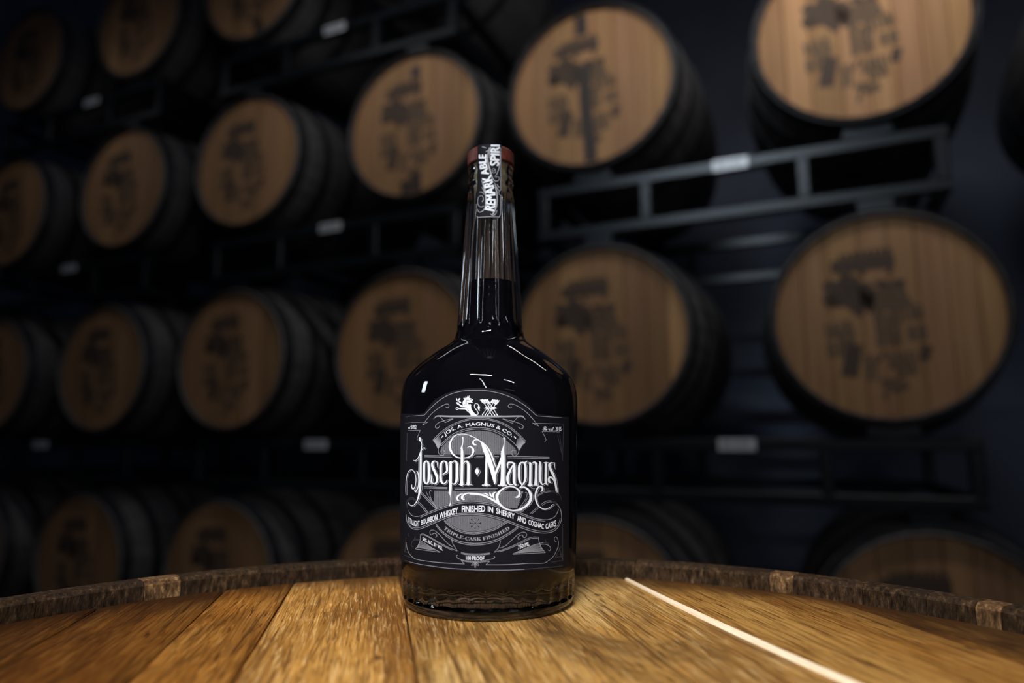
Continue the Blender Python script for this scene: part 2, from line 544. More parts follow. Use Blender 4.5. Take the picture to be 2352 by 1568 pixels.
ARROWS = [[(1390,700,20),(1690,1165,20)], [(1490,690,20),(1790,1165,20)], [(1590,670,22),(1880,1130,20)],
          [(1815,735,22),(1500,1165,20)], [(1715,690,22),(1410,1150,20)], [(1615,675,20),(1315,1125,20)],
          [(1300,1085,6),(1322,1125,50),(1315,1160,6)], [(1400,1095,6),(1420,1135,50),(1405,1170,6)], [(1510,1105,6),(1515,1145,46),(1500,1180,6)],
          [(1660,1105,6),(1680,1140,46),(1690,1180,6)], [(1760,1105,6),(1780,1135,50),(1800,1175,6)], [(1865,1090,6),(1875,1125,50),(1905,1165,6)],
          [(1368,885,6),(1420,875,34),(1470,850,60),(1520,880,40),(1560,860,30)], [(1640,870,30),(1700,850,60),(1760,870,70),(1820,870,50),(1872,885,6)],
          [(1470,900,40),(1540,910,30)], [(1640,900,30),(1760,905,40)]]

# ================================================================== rack barrels
HR = 0.2666                                   # radius of a rack barrel's head
def barrel_radius(y):                         # y along the barrel from the head
    t = (y - 0.45) / 0.465
    return 0.33 - 0.047 * abs(t) ** 1.7

def build_shell():
    """dark staves of a lying barrel: 30 slightly faceted staves, chimes proud of both heads"""
    v = []; f = []
    ys = [-0.018, 0.0, 0.06, 0.14, 0.24, 0.34, 0.45, 0.56, 0.66, 0.76, 0.84, 0.90, 0.918]
    N = 30
    def ring(y, off, depth=0.0):
        base = len(v)
        for k in range(N):
            for a_, dd in ((0.03, 0.0018), (0.12, 0), (0.5, -0.0006), (0.88, 0), (0.97, 0.0018)):
                a = 2 * PI * (k + a_) / N
                r = barrel_radius(y) - off - dd - depth
                v.append((r * math.cos(a), y, r * math.sin(a)))
        return base
    rows = [ring(-0.018, 0.016), ring(0.03, 0.016)]              # inner chime wall, front
    rows = [ring(0.03, 0.0165), ring(-0.012, 0.0155), ring(-0.018, 0.011)] + [ring(y, 0) for y in ys[1:-1]] + [ring(0.918, 0.011), ring(0.912, 0.0155), ring(0.87, 0.0165)]
    M = N * 5
    for A, B in zip(rows, rows[1:]):
        for k in range(M):
            k2 = (k + 1) % M
            f.append((A + k, B + k, B + k2, A + k2))
    me = mesh('stave_shell', v, f)
    me.materials.append(M_SHELL)
    return me
ME_SHELL = build_shell()

def build_hoop(y0, y1):
    v = []; f = []; N = 72
    pr = [(y0, 0.0002), (y0, 0.0022), (y1, 0.0022), (y1, 0.0002)]
    for y, o in pr:
        for k in range(N):
            a = 2 * PI * k / N
            r = barrel_radius(y) + o
            v.append((r * math.cos(a), y, r * math.sin(a)))
    for i in range(4):
        j = (i + 1) % 4
        for k in range(N):
            k2 = (k + 1) % N
            f.append((i * N + k, j * N + k, j * N + k2, i * N + k2))
    me = mesh('hoop', v, f); me.materials.append(M_HOOP)
    me.polygons.foreach_set('use_smooth', [False] * len(me.polygons))
    return me
HOOPS = [build_hoop(a, b_) for a, b_ in ((-0.012, 0.030), (0.115, 0.150), (0.265, 0.300), (0.600, 0.635), (0.750, 0.785), (0.870, 0.912))]

def disc_slice(x0, x1, R, y0, y1, gap=0.0008, bev=0.0012):
    """one head plank: slice of a disc between x0 and x1, standing in XZ, front face at y0"""
    x0 += gap; x1 -= gap
    n = 8
    top = []; bot = []
    for k in range(n + 1):
        x = x0 + (x1 - x0) * k / n
        z = math.sqrt(max(R * R - x * x, 1e-6))
        top.append((x, z)); bot.append((x, -z))
    ring = top + bot[::-1]
    cx = (x0 + x1) / 2
    def inset(p):
        x = p[0] + (bev if p[0] < cx - 1e-6 else -bev) * (1 if abs(p[0] - x0) < 1e-6 or abs(p[0] - x1) < 1e-6 else 0)
        return (x, p[1] * 0.999)
    m = len(ring)
    v = [(p[0], y0, p[1]) for p in map(inset, ring)] + [(p[0], y0 + bev, p[1]) for p in ring] + [(p[0], y1, p[1]) for p in ring]
    f = [tuple(range(m))]
    for a_ in (0, m):
        for k in range(m):
            k2 = (k + 1) % m
            f.append((a_ + k2, a_ + k, a_ + m + k, a_ + m + k2))
    f.append(tuple(range(3 * m - 1, 2 * m - 1, -1)))
    return mesh('head_plank', v, f)
CUTS = [-HR, -0.195, -0.128, -0.052, 0.018, 0.082, 0.148, 0.212, HR]
PLANKS = []
for a_, b_ in zip(CUTS, CUTS[1:]):
    a2 = max(a_, -HR * 0.998); b2 = min(b_, HR * 0.998)
    me = disc_slice(a2, b2, HR, 0.0, 0.022); me.materials.append(M_HEAD); PLANKS.append(me)

def art_to_head(art, name, y, m):
    """drawing in head units (1 = head radius, y down) -> flat print on a barrel head"""
    v = [(p[0] * HR, -y - k * 5e-6, -p[1] * HR) for p, k in zip(art.v, art.k)]
    me = mesh(name, v, art.f)
    me.materials.append(m)
    return me
def nz(pts):                                   # crop of the large right-hand head -> head units
    out = []
    for p in pts:
        q = ((p[0] - 1005) / 740.0, (p[1] - 755) / 650.0)
        out.append(q + ((p[2] / 690.0,) if len(p) > 2 else ()))
    return out
def crest_map(pts, w=1.0):                     # crest drawing -> head units
    out = []
    for p in pts:
        X = 650 + (p[0] - 280) * 0.285 + (28 if p[0] > 1205 else 0); Y = 485 + (p[1] - 390) * 0.29
        q = nz([(X, Y)])[0]
        out.append(q + ((max(p[2], 26) * 0.25 / 690.0 * w,) if len(p) > 2 else ()))
    return out
ink = Art(); ink_lion = Art(); ink_arrow = Art(); ink_feather = Art(); ink_sprig = Art()
for st in LION: ink_lion.stroke(crest_map(st), step=0.03)
for st in ARROWS: ink_arrow.stroke(crest_map(st), step=0.03)
for pl in ARROW_POLY: ink_feather.poly(crest_map(pl))
rnd = random.Random(3)
x = 728
while x < 1040:                                # blurred stencilled word: a run of upright bars
    ww = rnd.choice((26, 30, 38))
    ink.stroke(nz([(x, 455 - (x - 728) * 0.03, 15), (x, 372 - (x - 728) * 0.06, 15)]), smooth=False, step=0.05)
    if rnd.random() < 0.75: ink.stroke(nz([(x, 378 - (x - 728) * 0.06, 14), (x + ww, 378 - (x - 728) * 0.06, 14)]), smooth=False, step=0.05)
    if rnd.random() < 0.6: ink.stroke(nz([(x, 445 - (x - 728) * 0.03, 14), (x + ww, 445 - (x - 728) * 0.03, 14)]), smooth=False, step=0.05)
    x += ww + 12
for bl in ([(1205,1000,70),(1270,1015,60)], [(950,1020,50),(965,1030,50)], [(790,930,26),(775,1010,34),(755,1090,40),(745,1140,30)]):
    ink_sprig.stroke(nz(bl), step=0.03)
ink2 = Art()
def words(xa, xb, y, h, slope=0.0):
    X = xa
    while X < xb:
        L = rnd.uniform(26, 62); e = min(X + L, xb)
        ink2.stroke(nz([(X, y + (X - xa) * slope, h), (e, y + (e - xa) * slope, h)]), smooth=False, step=0.05)
        X = e + 13
words(1050, 1250, 765, 30, -0.12); words(935, 1100, 800, 26); words(940, 1100, 850, 22); words(940, 1100, 905, 36)
words(1140, 1260, 880, 40, -0.05); words(605, 800, 840, 26, -0.12); words(690, 800, 888, 24); words(610, 800, 962, 30, -0.03)
words(850, 930, 1055, 30); words(850, 930, 1120, 34); words(1000, 1180, 1050, 26, -0.1); words(1050, 1180, 1115, 34, -0.25)
for bl in ([(1000,1160,40),(1000,1200,50)], [(960,1240,40),(985,1245,40)], [(1050,1190,60),(1070,1240,60)], [(1000,730,30),(940,720,40)]):
    ink2.stroke(nz(bl), step=0.03)
STENCILS = [(n_, art_to_head(a_, n_, o_, m_)) for n_, a_, o_, m_ in (('stencilled_word', ink, 0.0009, M_INK), ('stencilled_lion', ink_lion, 0.0009, M_INK),
            ('stencilled_arrows', ink_arrow, 0.0008, M_INK2), ('stencilled_feathers', ink_feather, 0.0011, M_INK), ('stencilled_sprig', ink_sprig, 0.0009, M_INK), ('stencilled_text', ink2, 0.0007, M_INK2))]

def make_barrel(u, z, label, tones, stain=None, print_=True):
    o = empty('oak_barrel', tuple(rack_pt(u, z, 0)), PSI)
    tag(o, label, 'barrel', 'oak barrels lying in the steel racks')
    link('stave_shell', ME_SHELL, None, o)
    for h in HOOPS: link('hoop', h, None, o)
    for k, me in enumerate(PLANKS):
        p = link('head_plank', me, None, o)
        t = tones[k % len(tones)]
        p.color = (t, t * (0.97 + 0.06 * ((k * 37) % 5) / 5), t * (0.93 + 0.12 * ((k * 53) % 7) / 7), 1)
    bk = link('rear_head', ME_REAR, None, o)
    if print_:
        for n_, me_ in STENCILS:
            q = link(n_, me_, None, o)
            q['kind'] = 'stuff'
    if stain:
        a = Art()
        for st in stain: a.stroke([tuple(c / 1.0 for c in p) for p in st], step=0.04)
        link('stain_mark', art_to_head(a, 'stain_mark', 0.0013, M_STAIN), None, o)['kind'] = 'stuff'
    return o
_n = 48
ME_REAR = mesh('rear_head', [(0, 0.885, 0)] + [(HR * math.cos(2 * PI * k / _n), 0.885, HR * math.sin(2 * PI * k / _n)) for k in range(_n)]
               + [(HR * math.cos(2 * PI * k / _n), 0.865, HR * math.sin(2 * PI * k / _n)) for k in range(_n)],
               [(0, 1 + (k + 1) % _n, 1 + k) for k in range(_n)] + [(1 + k, 1 + (k + 1) % _n, 1 + _n + (k + 1) % _n, 1 + _n + k) for k in range(_n)] + [tuple(range(1 + _n, 1 + 2 * _n))])
ME_REAR.materials.append(M_SHELL)

ZA, ZB, ZC, ZT = 1.1552, 0.3352, -0.4877, 1.9833
rt = random.Random(11)
def tones(): return [rt.uniform(0.78, 1.12) for _ in range(8)]
BARRELS = [
 (0.175, ZA, 'brightest oak barrel, in the top right corner above the steel rails', [0.9, 1.25, 0.95, 1.1, 1.15, 1.05, 1.0, 1.1], None),
 (-0.611, ZA, 'oak barrel with a dark vertical drip stain, right above the bottle cap', [1.15, 0.92, 0.98, 1.12, 1.05, 0.92, 0.9, 1.0],
  [[(-0.10, -0.97, .10), (-0.09, -0.70, .12)], [(-0.06, -0.30, .10), (-0.06, 0.0, .13), (-0.05, 0.3, .14), (-0.02, 0.6, .15), (0.0, 0.97, .15)]]),
 (-1.282, ZA, 'oak barrel beside the bottle cap with two dark wedges at its lower rim', [1.0, 0.95, 0.9, 0.92, 1.0, 0.88, 0.85, 1.2],
  [[(0.02, -0.86, .10), (0.02, -0.70, .10)], [(-0.10, 0.78, .10), (-0.09, 0.97, .14)], [(0.06, 0.70, .10), (0.07, 0.96, .17)]]),
 (-2.082, ZA, 'oak barrel left of the one beside the bottle cap, head fully in view', [1.05, 1.0, 0.85, 1.0, 0.85, 1.05, 1.1, 1.0], None),
 (-2.825, ZA, 'second barrel in from the left edge, in the row level with the bottle cap', tones(), None),
 (-3.647, ZA, 'barrel cut by the left edge, in the row level with the bottle cap', tones(), None),
 (0.96, ZA, 'barrel at the upper right edge, only its dark side showing', tones(), None),
 (0.180, ZB, 'large oak barrel on the right below the steel rails, crest and text stencilled', [0.85, 0.92, 1.0, 0.95, 0.92, 1.0, 1.08, 1.1], None),
 (-0.595, ZB, 'oak barrel right behind the bottle neck, with a pale plank at its right', [1.0, 0.8, 1.05, 0.9, 0.88, 0.74, 0.72, 1.35], None),
 (-1.309, ZB, 'oak barrel partly hidden behind the left of the bottle neck and shoulder', [1.1, 1.15, 0.9, 0.95, 0.85, 0.9, 1.0, 1.0], None),
 (-2.104, ZB, 'oak barrel standing clear left of the bottle, level with its shoulder', [0.95, 1.0, 0.88, 0.8, 0.95, 1.2, 0.85, 1.0], None),
 (-2.861, ZB, 'dim oak barrel near the left edge, level with the bottle shoulder', tones(), None),
 (-3.649, ZB, 'dim barrel cut by the left edge, level with the bottle shoulder', tones(), None),
 (0.242, ZC, 'lowest right barrel, only its head top rising behind the barrel rim', [0.9, 1.15, 0.85, 0.9, 1.1, 0.85, 0.95, 1.0], None),
 (-0.62, ZC, 'low barrel just right of the bottle label, mostly hidden by the rim', tones(), None),
 (-1.29, ZC, 'low barrel just left of the bottle label, mostly hidden by the rim', tones(), None),
 (-2.104, ZC, 'low dim barrel behind the left rim, third from the left edge', tones(), None),
 (-2.90, ZC, 'low dim barrel behind the left rim, nearest to the left edge with a whole head', tones(), None),
 (-3.68, ZC, 'lowest barrel cut by the left edge', tones(), None),
 (-2.10, ZT, 'top row barrel with a dark notch low on its cut-off head', tones(), [[(0.12, 0.72, .10), (0.13, 0.93, .20)]]),
 (-2.818, ZT, 'top row barrel cut by the upper edge, second from the left', tones(), None),
 (-3.641, ZT, 'faint top row barrel in the upper left corner', tones(), None),
 (-1.30, ZT, 'barrel above the upper edge, just left of the centre', tones(), None),
]
for u, z, lab, tn, st in BARRELS:
    make_barrel(u, z, lab, tn, st)

# ================================================================== racks
def arc_pad(r0, r1, a0, a1, y0, y1):
    """curved steel saddle"""
    v = []; f = []; n = 10
    for k in range(n + 1):
        a = a0 + (a1 - a0) * k / n
        for r, y in ((r0, y0), (r1, y0), (r1, y1), (r0, y1)):
            v.append((r * math.sin(a), y, r * math.cos(a)))
    for k in range(n):
        for j in range(4):
            f.append((4 * k + j, 4 * k + (j + 1) % 4, 4 * k + 4 + (j + 1) % 4, 4 * k + 4 + j))
    f += [(3, 2, 1, 0), (4 * n, 4 * n + 1, 4 * n + 2, 4 * n + 3)]
    return v, f
TUBE = 0.034
YF, YR = 0.03, 0.87
ZTOP, ZBOT = -0.3345, -0.4800                 # rail heights below the barrel axis
def rack_meshes():
    d = {}
    b = MB(); b.rtube((-0.58, 0, 0), (0.58, 0, 0), TUBE, TUBE); d['rail'] = b.me('rail')
    b = MB(); b.rtube((0, 0, ZBOT + TUBE / 2), (0, 0, ZTOP - TUBE / 2), TUBE, TUBE); d['post'] = b.me('post')
    b = MB(); b.rtube((0, YF + TUBE / 2, 0), (0, YR - TUBE / 2, 0), TUBE, TUBE); d['cross_rail'] = b.me('cross_rail')
    v, f = arc_pad(0.2905, 0.3180, PI - 0.2, PI + 0.2, -0.016, 0.016); d['cradle'] = mesh('cradle', v, f)
    v, f = arc_pad(0.2905, 0.3235, -0.14, 0.14, -0.016, 0.016); d['foot_saddle'] = mesh('foot_saddle', v, f)
    for m in d.values(): m.materials.append(M_RACK)
    return d
RM = rack_meshes()
def tag_meshes():
    b = MB(); b.box((0, 0, 0), (0.05, 0.0015, 0.0165)); m1 = b.me('tag_plate'); m1.materials.append(M_TAG)
    b = MB()
    r = random.Random(5); X = -0.038
    while X < 0.036:
        wd = r.choice((0.0012, 0.002, 0.0032)); b.box((X, -0.0018, 0.001), (wd / 2, 0.0003, 0.009)); X += wd + r.choice((0.002, 0.003, 0.0045))
    m2 = b.me('bar_code'); m2.materials.append(M_TAGINK)
    return m1, m2
TAGM, TAGB = tag_meshes()

def make_rack(uc, z, ua, ub, label, lower=None, tag_du=0.0, feet=True):
    o = empty('barrel_rack', tuple(rack_pt(uc, z, 0)), PSI)
    tag(o, label, 'rack', 'steel barrel racks')
    def put(name, x, y, zz):
        p = link(name, RM[name], None, o); p.location = (x, y, zz); return p
    for y in (YF, YR):
        put('rail', 0, y, ZTOP); put('rail', 0, y, ZBOT)
        for x in (-0.563, -0.225, 0.225, 0.563): put('post', x, y, 0)
        for u in (ua, ub):
            put('cradle', u - uc, y, 0)
    for x in (-0.563, 0.563):
        put('cross_rail', x, 0, ZTOP); put('cross_rail', x, 0, ZBOT)
    if lower:
        for u in lower:
            for y in (YF, YR): put('foot_saddle', u[0] - uc, y, u[1] - z)
    t = link('tag_plate', TAGM, None, o); t.location = (tag_du, YF - TUBE / 2 - 0.0016, ZTOP)
    k = link('bar_code', TAGB, None, t)
    return o
make_rack(-0.218, ZA, -0.611, 0.175, 'steel rack with lit rails and a bright white tag, upper right', [(-0.595, ZB), (0.18, ZB)], 0.030)
make_rack(-1.682, ZA, -2.082, -1.282, 'dark rack with a small white tag left of the bottle neck, below the cap row', [(-2.104, ZB), (-1.309, ZB)], 0.03)
make_rack(-3.236, ZA, -3.647, -2.825, 'dark rack with a faint tag under the cap-level barrels at the left edge', [(-3.649, ZB), (-2.861, ZB)], 0.06)
make_rack(1.35, ZA, 0.96, 1.74, 'rack under the barrel at the upper right edge', None, 0.03)
make_rack(-0.2075, ZB, -0.595, 0.18, 'dark rack with a pale tag right of the bottle label', [(-0.62, ZC), (0.242, ZC)], 0.0)
make_rack(-1.7065, ZB, -2.104, -1.309, 'dark rack with a small tag left of the bottle label', [(-2.104, ZC), (-1.29, ZC)], 0.03)
make_rack(-3.255, ZB, -3.649, -2.861, 'dark rack with a faint tag low at the left edge', [(-3.68, ZC), (-2.90, ZC)], 0.0)
make_rack(-1.70, ZT, -2.10, -1.30, 'rack near the upper edge with a small white tag left of centre', [(-2.082, ZA), (-1.282, ZA)], 0.03)
make_rack(-3.23, ZT, -3.641, -2.818, 'top rack at the upper left with a faint tag', [(-3.647, ZA), (-2.825, ZA)], 0.10)
make_rack(-0.189, ZC, -0.62, 0.242, 'bottom rack on the floor under the low barrels at the right', None, 0)
make_rack(-1.6945, ZC, -2.104, -1.29, 'bottom rack on the floor behind the bottle, left of centre', None, 0)
make_rack(-3.29, ZC, -3.68, -2.90, 'bottom rack on the floor at the far left', None, 0)

# ================================================================== foreground barrel (the table)
BX, BY = -0.0102, 0.1859
GR = 0.263                                     # head radius inside the chime
PANG = math.radians(10.96)                     # the head planks run this far to the left of straight ahead
table = empty('oak_barrel_table', (BX, BY, 0), PANG)
tag(table, 'upright oak barrel in the foreground whose golden head carries the bottle', 'barrel')
CH_Z = HEAD_Z + 0.0095
def fg_r(z):
    t = (z - CH_Z / 2) / (CH_Z / 2)
    return 0.335 - (0.335 - 0.2785) * abs(t) ** 1.8
def stave_mesh(a0, a1):
    """one standing stave between two angles (clockwise from the far side), with bevelled chime"""
    zs = [0.0, 0.02, 0.15, 0.3, 0.45, 0.6, 0.75, 0.83, 0.87, HEAD_Z - 0.006, CH_Z - 0.0022, CH_Z]
    g_ = 0.0004 / 0.27
    A = [a0 + g_ / 2 + (a1 - a0 - g_) * k / 3 for k in range(4)]
    v = []; f = []
    out = []; inn = []
    for z in zs:
        ro = fg_r(z) - (0.0030 if z == CH_Z else 0.0)
        ri = GR - 0.0004 if z > 0.8 else fg_r(z) - 0.022
        if z == CH_Z: ri = GR + 0.0022
        out.append([len(v) + k for k in range(4)]); v += [(ro * math.sin(a), ro * math.cos(a), z) for a in A]
        inn.append([len(v) + k for k in range(4)]); v += [(ri * math.sin(a), ri * math.cos(a), z) for a in A]
    for i in range(len(zs) - 1):
        for k in range(3):
            f.append((out[i][k + 1], out[i][k], out[i + 1][k], out[i + 1][k + 1]))
            f.append((inn[i][k], inn[i][k + 1], inn[i + 1][k + 1], inn[i + 1][k]))
        f.append((out[i][0], inn[i][0], inn[i + 1][0], out[i + 1][0]))
        f.append((inn[i][3], out[i][3], out[i + 1][3], inn[i + 1][3]))
    for i, s in ((0, 1), (len(zs) - 1, -1)):
        for k in range(3):
            q = (out[i][k], out[i][k + 1], inn[i][k + 1], inn[i][k])
            f.append(q if s > 0 else q[::-1])
    me = mesh('stave', v, f); me.materials.append(M_STAVE)
    return me
# stave joints, degrees clockwise from straight behind (scene axes); three pale narrow staves stand out
J = [-62, -54.8, -44.2, -40.2, -31, -24.5, -16, -9.5, -2.5, 4, 12.5, 19, 28, 36.0, 38.8, 46.5, 53, 57.6, 59.9, 68, 75, 83, 92, 99, 108, 116, 123,
     132, 141, 148, 157, 165, 172, 181, 189, 198, 205, 214, 222, 229, 238, 246, 253, 262, 270, 278, 287, 293, 298]
PALE = {(-44.2, -40.2): 3.4, (36.0, 38.8): 3.2, (57.6, 59.9): 2.8}
rs = random.Random(21)
for a0, a1 in zip(J, J[1:]):
    o = link('stave', stave_mesh(math.radians(a0) + PANG, math.radians(a1) + PANG), None, table)
    t = PALE.get((a0, a1), rs.uniform(0.82, 1.15))
    if (a0, a1) in PALE: o.color = (t * 1.02, t * 0.98, t * 0.92, 1)
    else: o.color = (t, t * rs.uniform(0.94, 1.0), t * rs.uniform(0.9, 1.02), 1)

def fg_hoop(z0, z1):
    v = []; f = []; N = 96
    for z, o in ((z0, 0.0003), (z0, 0.0025), (z1, 0.0025), (z1, 0.0003)):
        for k in range(N):
            a = 2 * PI * k / N; r = fg_r(z) + o
            v.append((r * math.cos(a), r * math.sin(a), z))
    for i in range(4):
        for k in range(N):
            f.append((i * N + k, i * N + (k + 1) % N, ((i + 1) % 4) * N + (k + 1) % N, ((i + 1) % 4) * N + k))
    me = mesh('hoop', v, f); me.materials.append(M_HOOP)
    return me
for z0, z1 in ((0.845, 0.888), (0.72, 0.755), (0.58, 0.615), (0.285, 0.32), (0.145, 0.18), (0.012, 0.055)):
    link('hoop', fg_hoop(z0, z1), None, table)

# head planks: joints measured across the grain; the joint with the reed bows slightly
def joint(c, bow=0.0):
    return lambda y: c + bow * ((0.24 - y) / 0.2) ** 2 if bow else c
JT = [joint(-0.2605), joint(-0.161), joint(-0.108), joint(-0.0725), joint(-0.0096), joint(0.1248, 0.0104), joint(0.2132), joint(0.2605)]
TON = [(0.36, 0.25, 0.13), (0.42, 0.29, 0.14), (0.76, 0.58, 0.33), (1.36, 1.33, 1.20), (1.04, 1.07, 1.06), (0.70, 0.58, 0.38), (0.54, 0.45, 0.30)]
def plank_mesh(fa, fb, gap):
    n = 150
    R = GR - 0.0006
    ysl = []
    lim = lambda f_: None
    top = []; bot = []
    m = 6
    # sample along y from -R to R, edges clipped to the disc
    L = []; Rr = []
    for k in range(n + 1):
        y = -R * 0.9998 * math.cos(PI * k / n)
        half = math.sqrt(max(R * R - y * y, 0))
        xa = max(fa(y) + gap, -half); xb = min(fb(y) - gap, half)
        if xb - xa > 0.0006:
            L.append((xa, y)); Rr.append((xb, y))
    ring = L + Rr[::-1]
    q = len(ring)
    bev = 0.0011
    cx = [(a[0] + b[0]) / 2 for a, b in zip(L, Rr)]
    ins = [(x + min(bev, (c - x) * 0.5), y) for (x, y), c in zip(L, cx)] + [(x - min(bev, (x - c) * 0.5), y) for (x, y), c in zip(Rr[::-1], cx[::-1])]
    v = [(x, y, HEAD_Z) for x, y in ins] + [(x, y, HEAD_Z - bev * 0.7) for x, y in ring] + [(x, y, HEAD_Z - 0.022) for x, y in ring]
    f = []
    h = len(L)
    for k in range(h - 1):
        f.append((k, q - 1 - k, q - 2 - k, k + 1))
    for a_ in (0, q):
        for k in range(q):
            k2 = (k + 1) % q
            f.append((a_ + k, a_ + k2, a_ + q + k2, a_ + q + k))
    for k in range(h - 1):
        f.append((2 * q + k, 2 * q + k + 1, 2 * q + q - 2 - k, 2 * q + q - 1 - k))
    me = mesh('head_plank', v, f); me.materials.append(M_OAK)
    return me
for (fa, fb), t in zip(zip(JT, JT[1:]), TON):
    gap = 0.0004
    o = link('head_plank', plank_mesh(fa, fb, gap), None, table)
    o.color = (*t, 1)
# pale reed caulking pressed into one joint
b = MB()
n = 60
vv = []
ff = []
for k in range(n + 1):
    y = 0.2255 - 0.36 * k / n
    x = JT[5](y)
    wd = 0.0013 + 0.0018 * min(1, k / 14)
    zt = HEAD_Z + 0.0009
    vv += [(x - wd, y, HEAD_Z - 0.001), (x - wd * 0.6, y, zt), (x + wd * 0.6, y, zt), (x + wd, y, HEAD_Z - 0.001)]
for k in range(n):
    for j in range(3): ff.append((4 * k + j, 4 * k + j + 1, 4 * k + 5 + j, 4 * k + 4 + j))
ff += [(0, 1, 2, 3), (4 * n + 3, 4 * n + 2, 4 * n + 1, 4 * n)]
o = link('reed_caulking', mesh('reed_caulking', vv, ff), M_REED, table)
o['label'] = 'pale strip of reed in the head joint'

# ================================================================== the bottle
QX, QY = -0.0122, 0.3724                       # bottle axis
SC = 1.0508
bottle = empty('whiskey_bottle', (QX, QY, HEAD_Z))
tag(bottle, 'tall dark whiskey bottle with an ornate black and white label on the barrel head', 'bottle')

def mm(zr): return [((r) * SC / 1000.0, max(0.0, (z - 3.9) * SC / 1000.0)) for z, r in zr]
BODY = [(42.2, 3.9 + 4.0), (42.8, 20), (43.35, 21.6), (44.2, 42.5), (45.1, 85.4), (45.35, 98), (45.25, 105), (44.9, 108), (44.25, 111.5), (43.0, 114.6),
        (40.2, 118), (36.6, 121.5), (31.6, 125.5), (26.4, 129.3), (22.6, 131.6), (20.2, 133.1), (18.6, 135.2), (17.7, 138), (17.3, 141), (15.73, 165.6), (14.36, 187.2), (13.39, 201.7), (12.45, 214.0)]
BODY = [(r * SC / 1000, (z - 3.9) * SC / 1000) for r, z in BODY]
def body_r(z):
    P_ = BODY
    if z <= P_[0][1]: return P_[0][0]
    for (r0, z0), (r1, z1) in zip(P_, P_[1:]):
        if z <= z1: return r0 + (r1 - r0) * (z - z0) / (z1 - z0)
    return P_[-1][0]
def sm(z, d=0.0016):                           # softened outline
    return sum(body_r(z + d * k / 3) for k in range(-3, 4)) / 7.0
Z_LIP0, Z_LIP1 = (214.8 - 3.9) * SC / 1000, (230.0 - 3.9) * SC / 1000
def glass_profile():
    pr = [(0, 0.0022), (0.030, 0.0016), (0.036, 0.0004), (0.0400, 0.0), (0.0428, 0.0008), (0.0440, 0.0026), (0.0443, 0.0042)]
    z = 0.0050
    zs = []
    while z < 0.0185: zs.append(z); z += 0.0007
    while z < 0.098: zs.append(z); z += 0.006
    while z < 0.146: zs.append(z); z += 0.0011
    while z < Z_LIP0 - 0.002: zs.append(z); z += 0.004
    pr += [(sm(z), z) for z in zs]
    r = 0.0122
    pr += [(0.01285, Z_LIP0 - 0.0015), (0.01285, Z_LIP0 + 0.0005), (0.0119, Z_LIP0 + 0.0015), (0.0119, Z_LIP0 + 0.0030), (0.0128, Z_LIP0 + 0.0040), (0.0131, Z_LIP0 + 0.0056),
           (0.0128, Z_LIP0 + 0.0072), (0.0120, Z_LIP0 + 0.0084), (0.0120, Z_LIP0 + 0.0100), (0.0127, Z_LIP0 + 0.0112), (0.0128, Z_LIP1 - 0.0008), (0.0122, Z_LIP1)]
    # inside
    pr += [(0.0096, Z_LIP1), (0.0092, Z_LIP1 - 0.001), (0.0090, 0.215), (0.0090, 0.19), (0.0096, 0.165), (0.0104, 0.143), (0.0122, 0.1365), (0.0165, 0.1335),
           (0.0245, 0.1295), (0.0325, 0.1215), (0.0385, 0.1135), (0.0415, 0.105), (0.0418, 0.09), (0.0410, 0.045), (0.0405, 0.024), (0.0400, 0.0180), (0.0375, 0.0145), (0.03, 0.0130), (0, 0.0125)]
    return pr
NFL, NBF = 20, 34
def glass_r(r, z, a, i):
    if 0.0045 < z < 0.0165 and r > 0.04:       # arched flutes round the foot
        ph = (a * NBF / (2 * PI)) % 1.0
        arch = 0.0158 - 0.0035 * (2 * abs(ph - 0.5)) ** 2.2
        if z < arch and z > 0.0050:
            edge = min(1.0, (arch - z) / 0.0016, (z - 0.0045) / 0.0012)
            return r - 0.0012 * edge * (1 - (2 * abs(ph - 0.5)) ** 2)
    if z > 0.1415 and z < Z_LIP0 - 0.001 and r > 0.0115:   # long flutes up the neck
        ph = (a * NFL / (2 * PI)) % 1.0
        fade = min(1.0, (z - 0.1415) / 0.006, (Z_LIP0 - 0.001 - z) / 0.004)
        return r - 0.00085 * fade * (1 - (2 * abs(ph - 0.5)) ** 2)
    return r
me = lathe('glass', glass_profile(), 272, glass_r)
gl = link('glass_body', me, M_GLASS, bottle, True)
gl['label'] = 'clear glass with fluted neck and arched foot'
LIQ_Z = 0.1700
lq = [(0, 0.0122), (0.03, 0.0127), (0.0377, 0.0142), (0.0403, 0.0178), (0.0408, 0.024), (0.0413, 0.045), (0.0421, 0.09), (0.0418, 0.105), (0.0388, 0.1137), (0.0328, 0.1218),
      (0.0248, 0.1298), (0.0168, 0.1338), (0.0125, 0.1367), (0.0107, 0.1432), (0.0099, 0.165), (0.0098, LIQ_Z), (0.0085, LIQ_Z - 0.0004), (0, LIQ_Z - 0.0005)]
lo = link('liquid', lathe('liquid', lq, 96), M_LIQ, bottle, True)
lo['label'] = 'near-black whiskey filling the bottle up into the neck'
# stopper with cork shank
st = link('stopper', lathe('stopper', [(0, Z_LIP1 + 0.0004), (0.0131, Z_LIP1 + 0.0004), (0.01335, Z_LIP1 + 0.0010), (0.01325, 0.2462 - 0.0011), (0.0123, 0.2462), (0, 0.2462)], 72), M_STOP, bottle, False)
st['label'] = 'red-brown wooden stopper'
link('cork_shank', lathe('cork_shank', [(0, Z_LIP0 - 0.0005), (0.0085, Z_LIP0 - 0.0005), (0.0089, Z_LIP0 + 0.0010), (0.0089, Z_LIP1 + 0.0003), (0, Z_LIP1 + 0.0003)], 48), M_CORK, st)

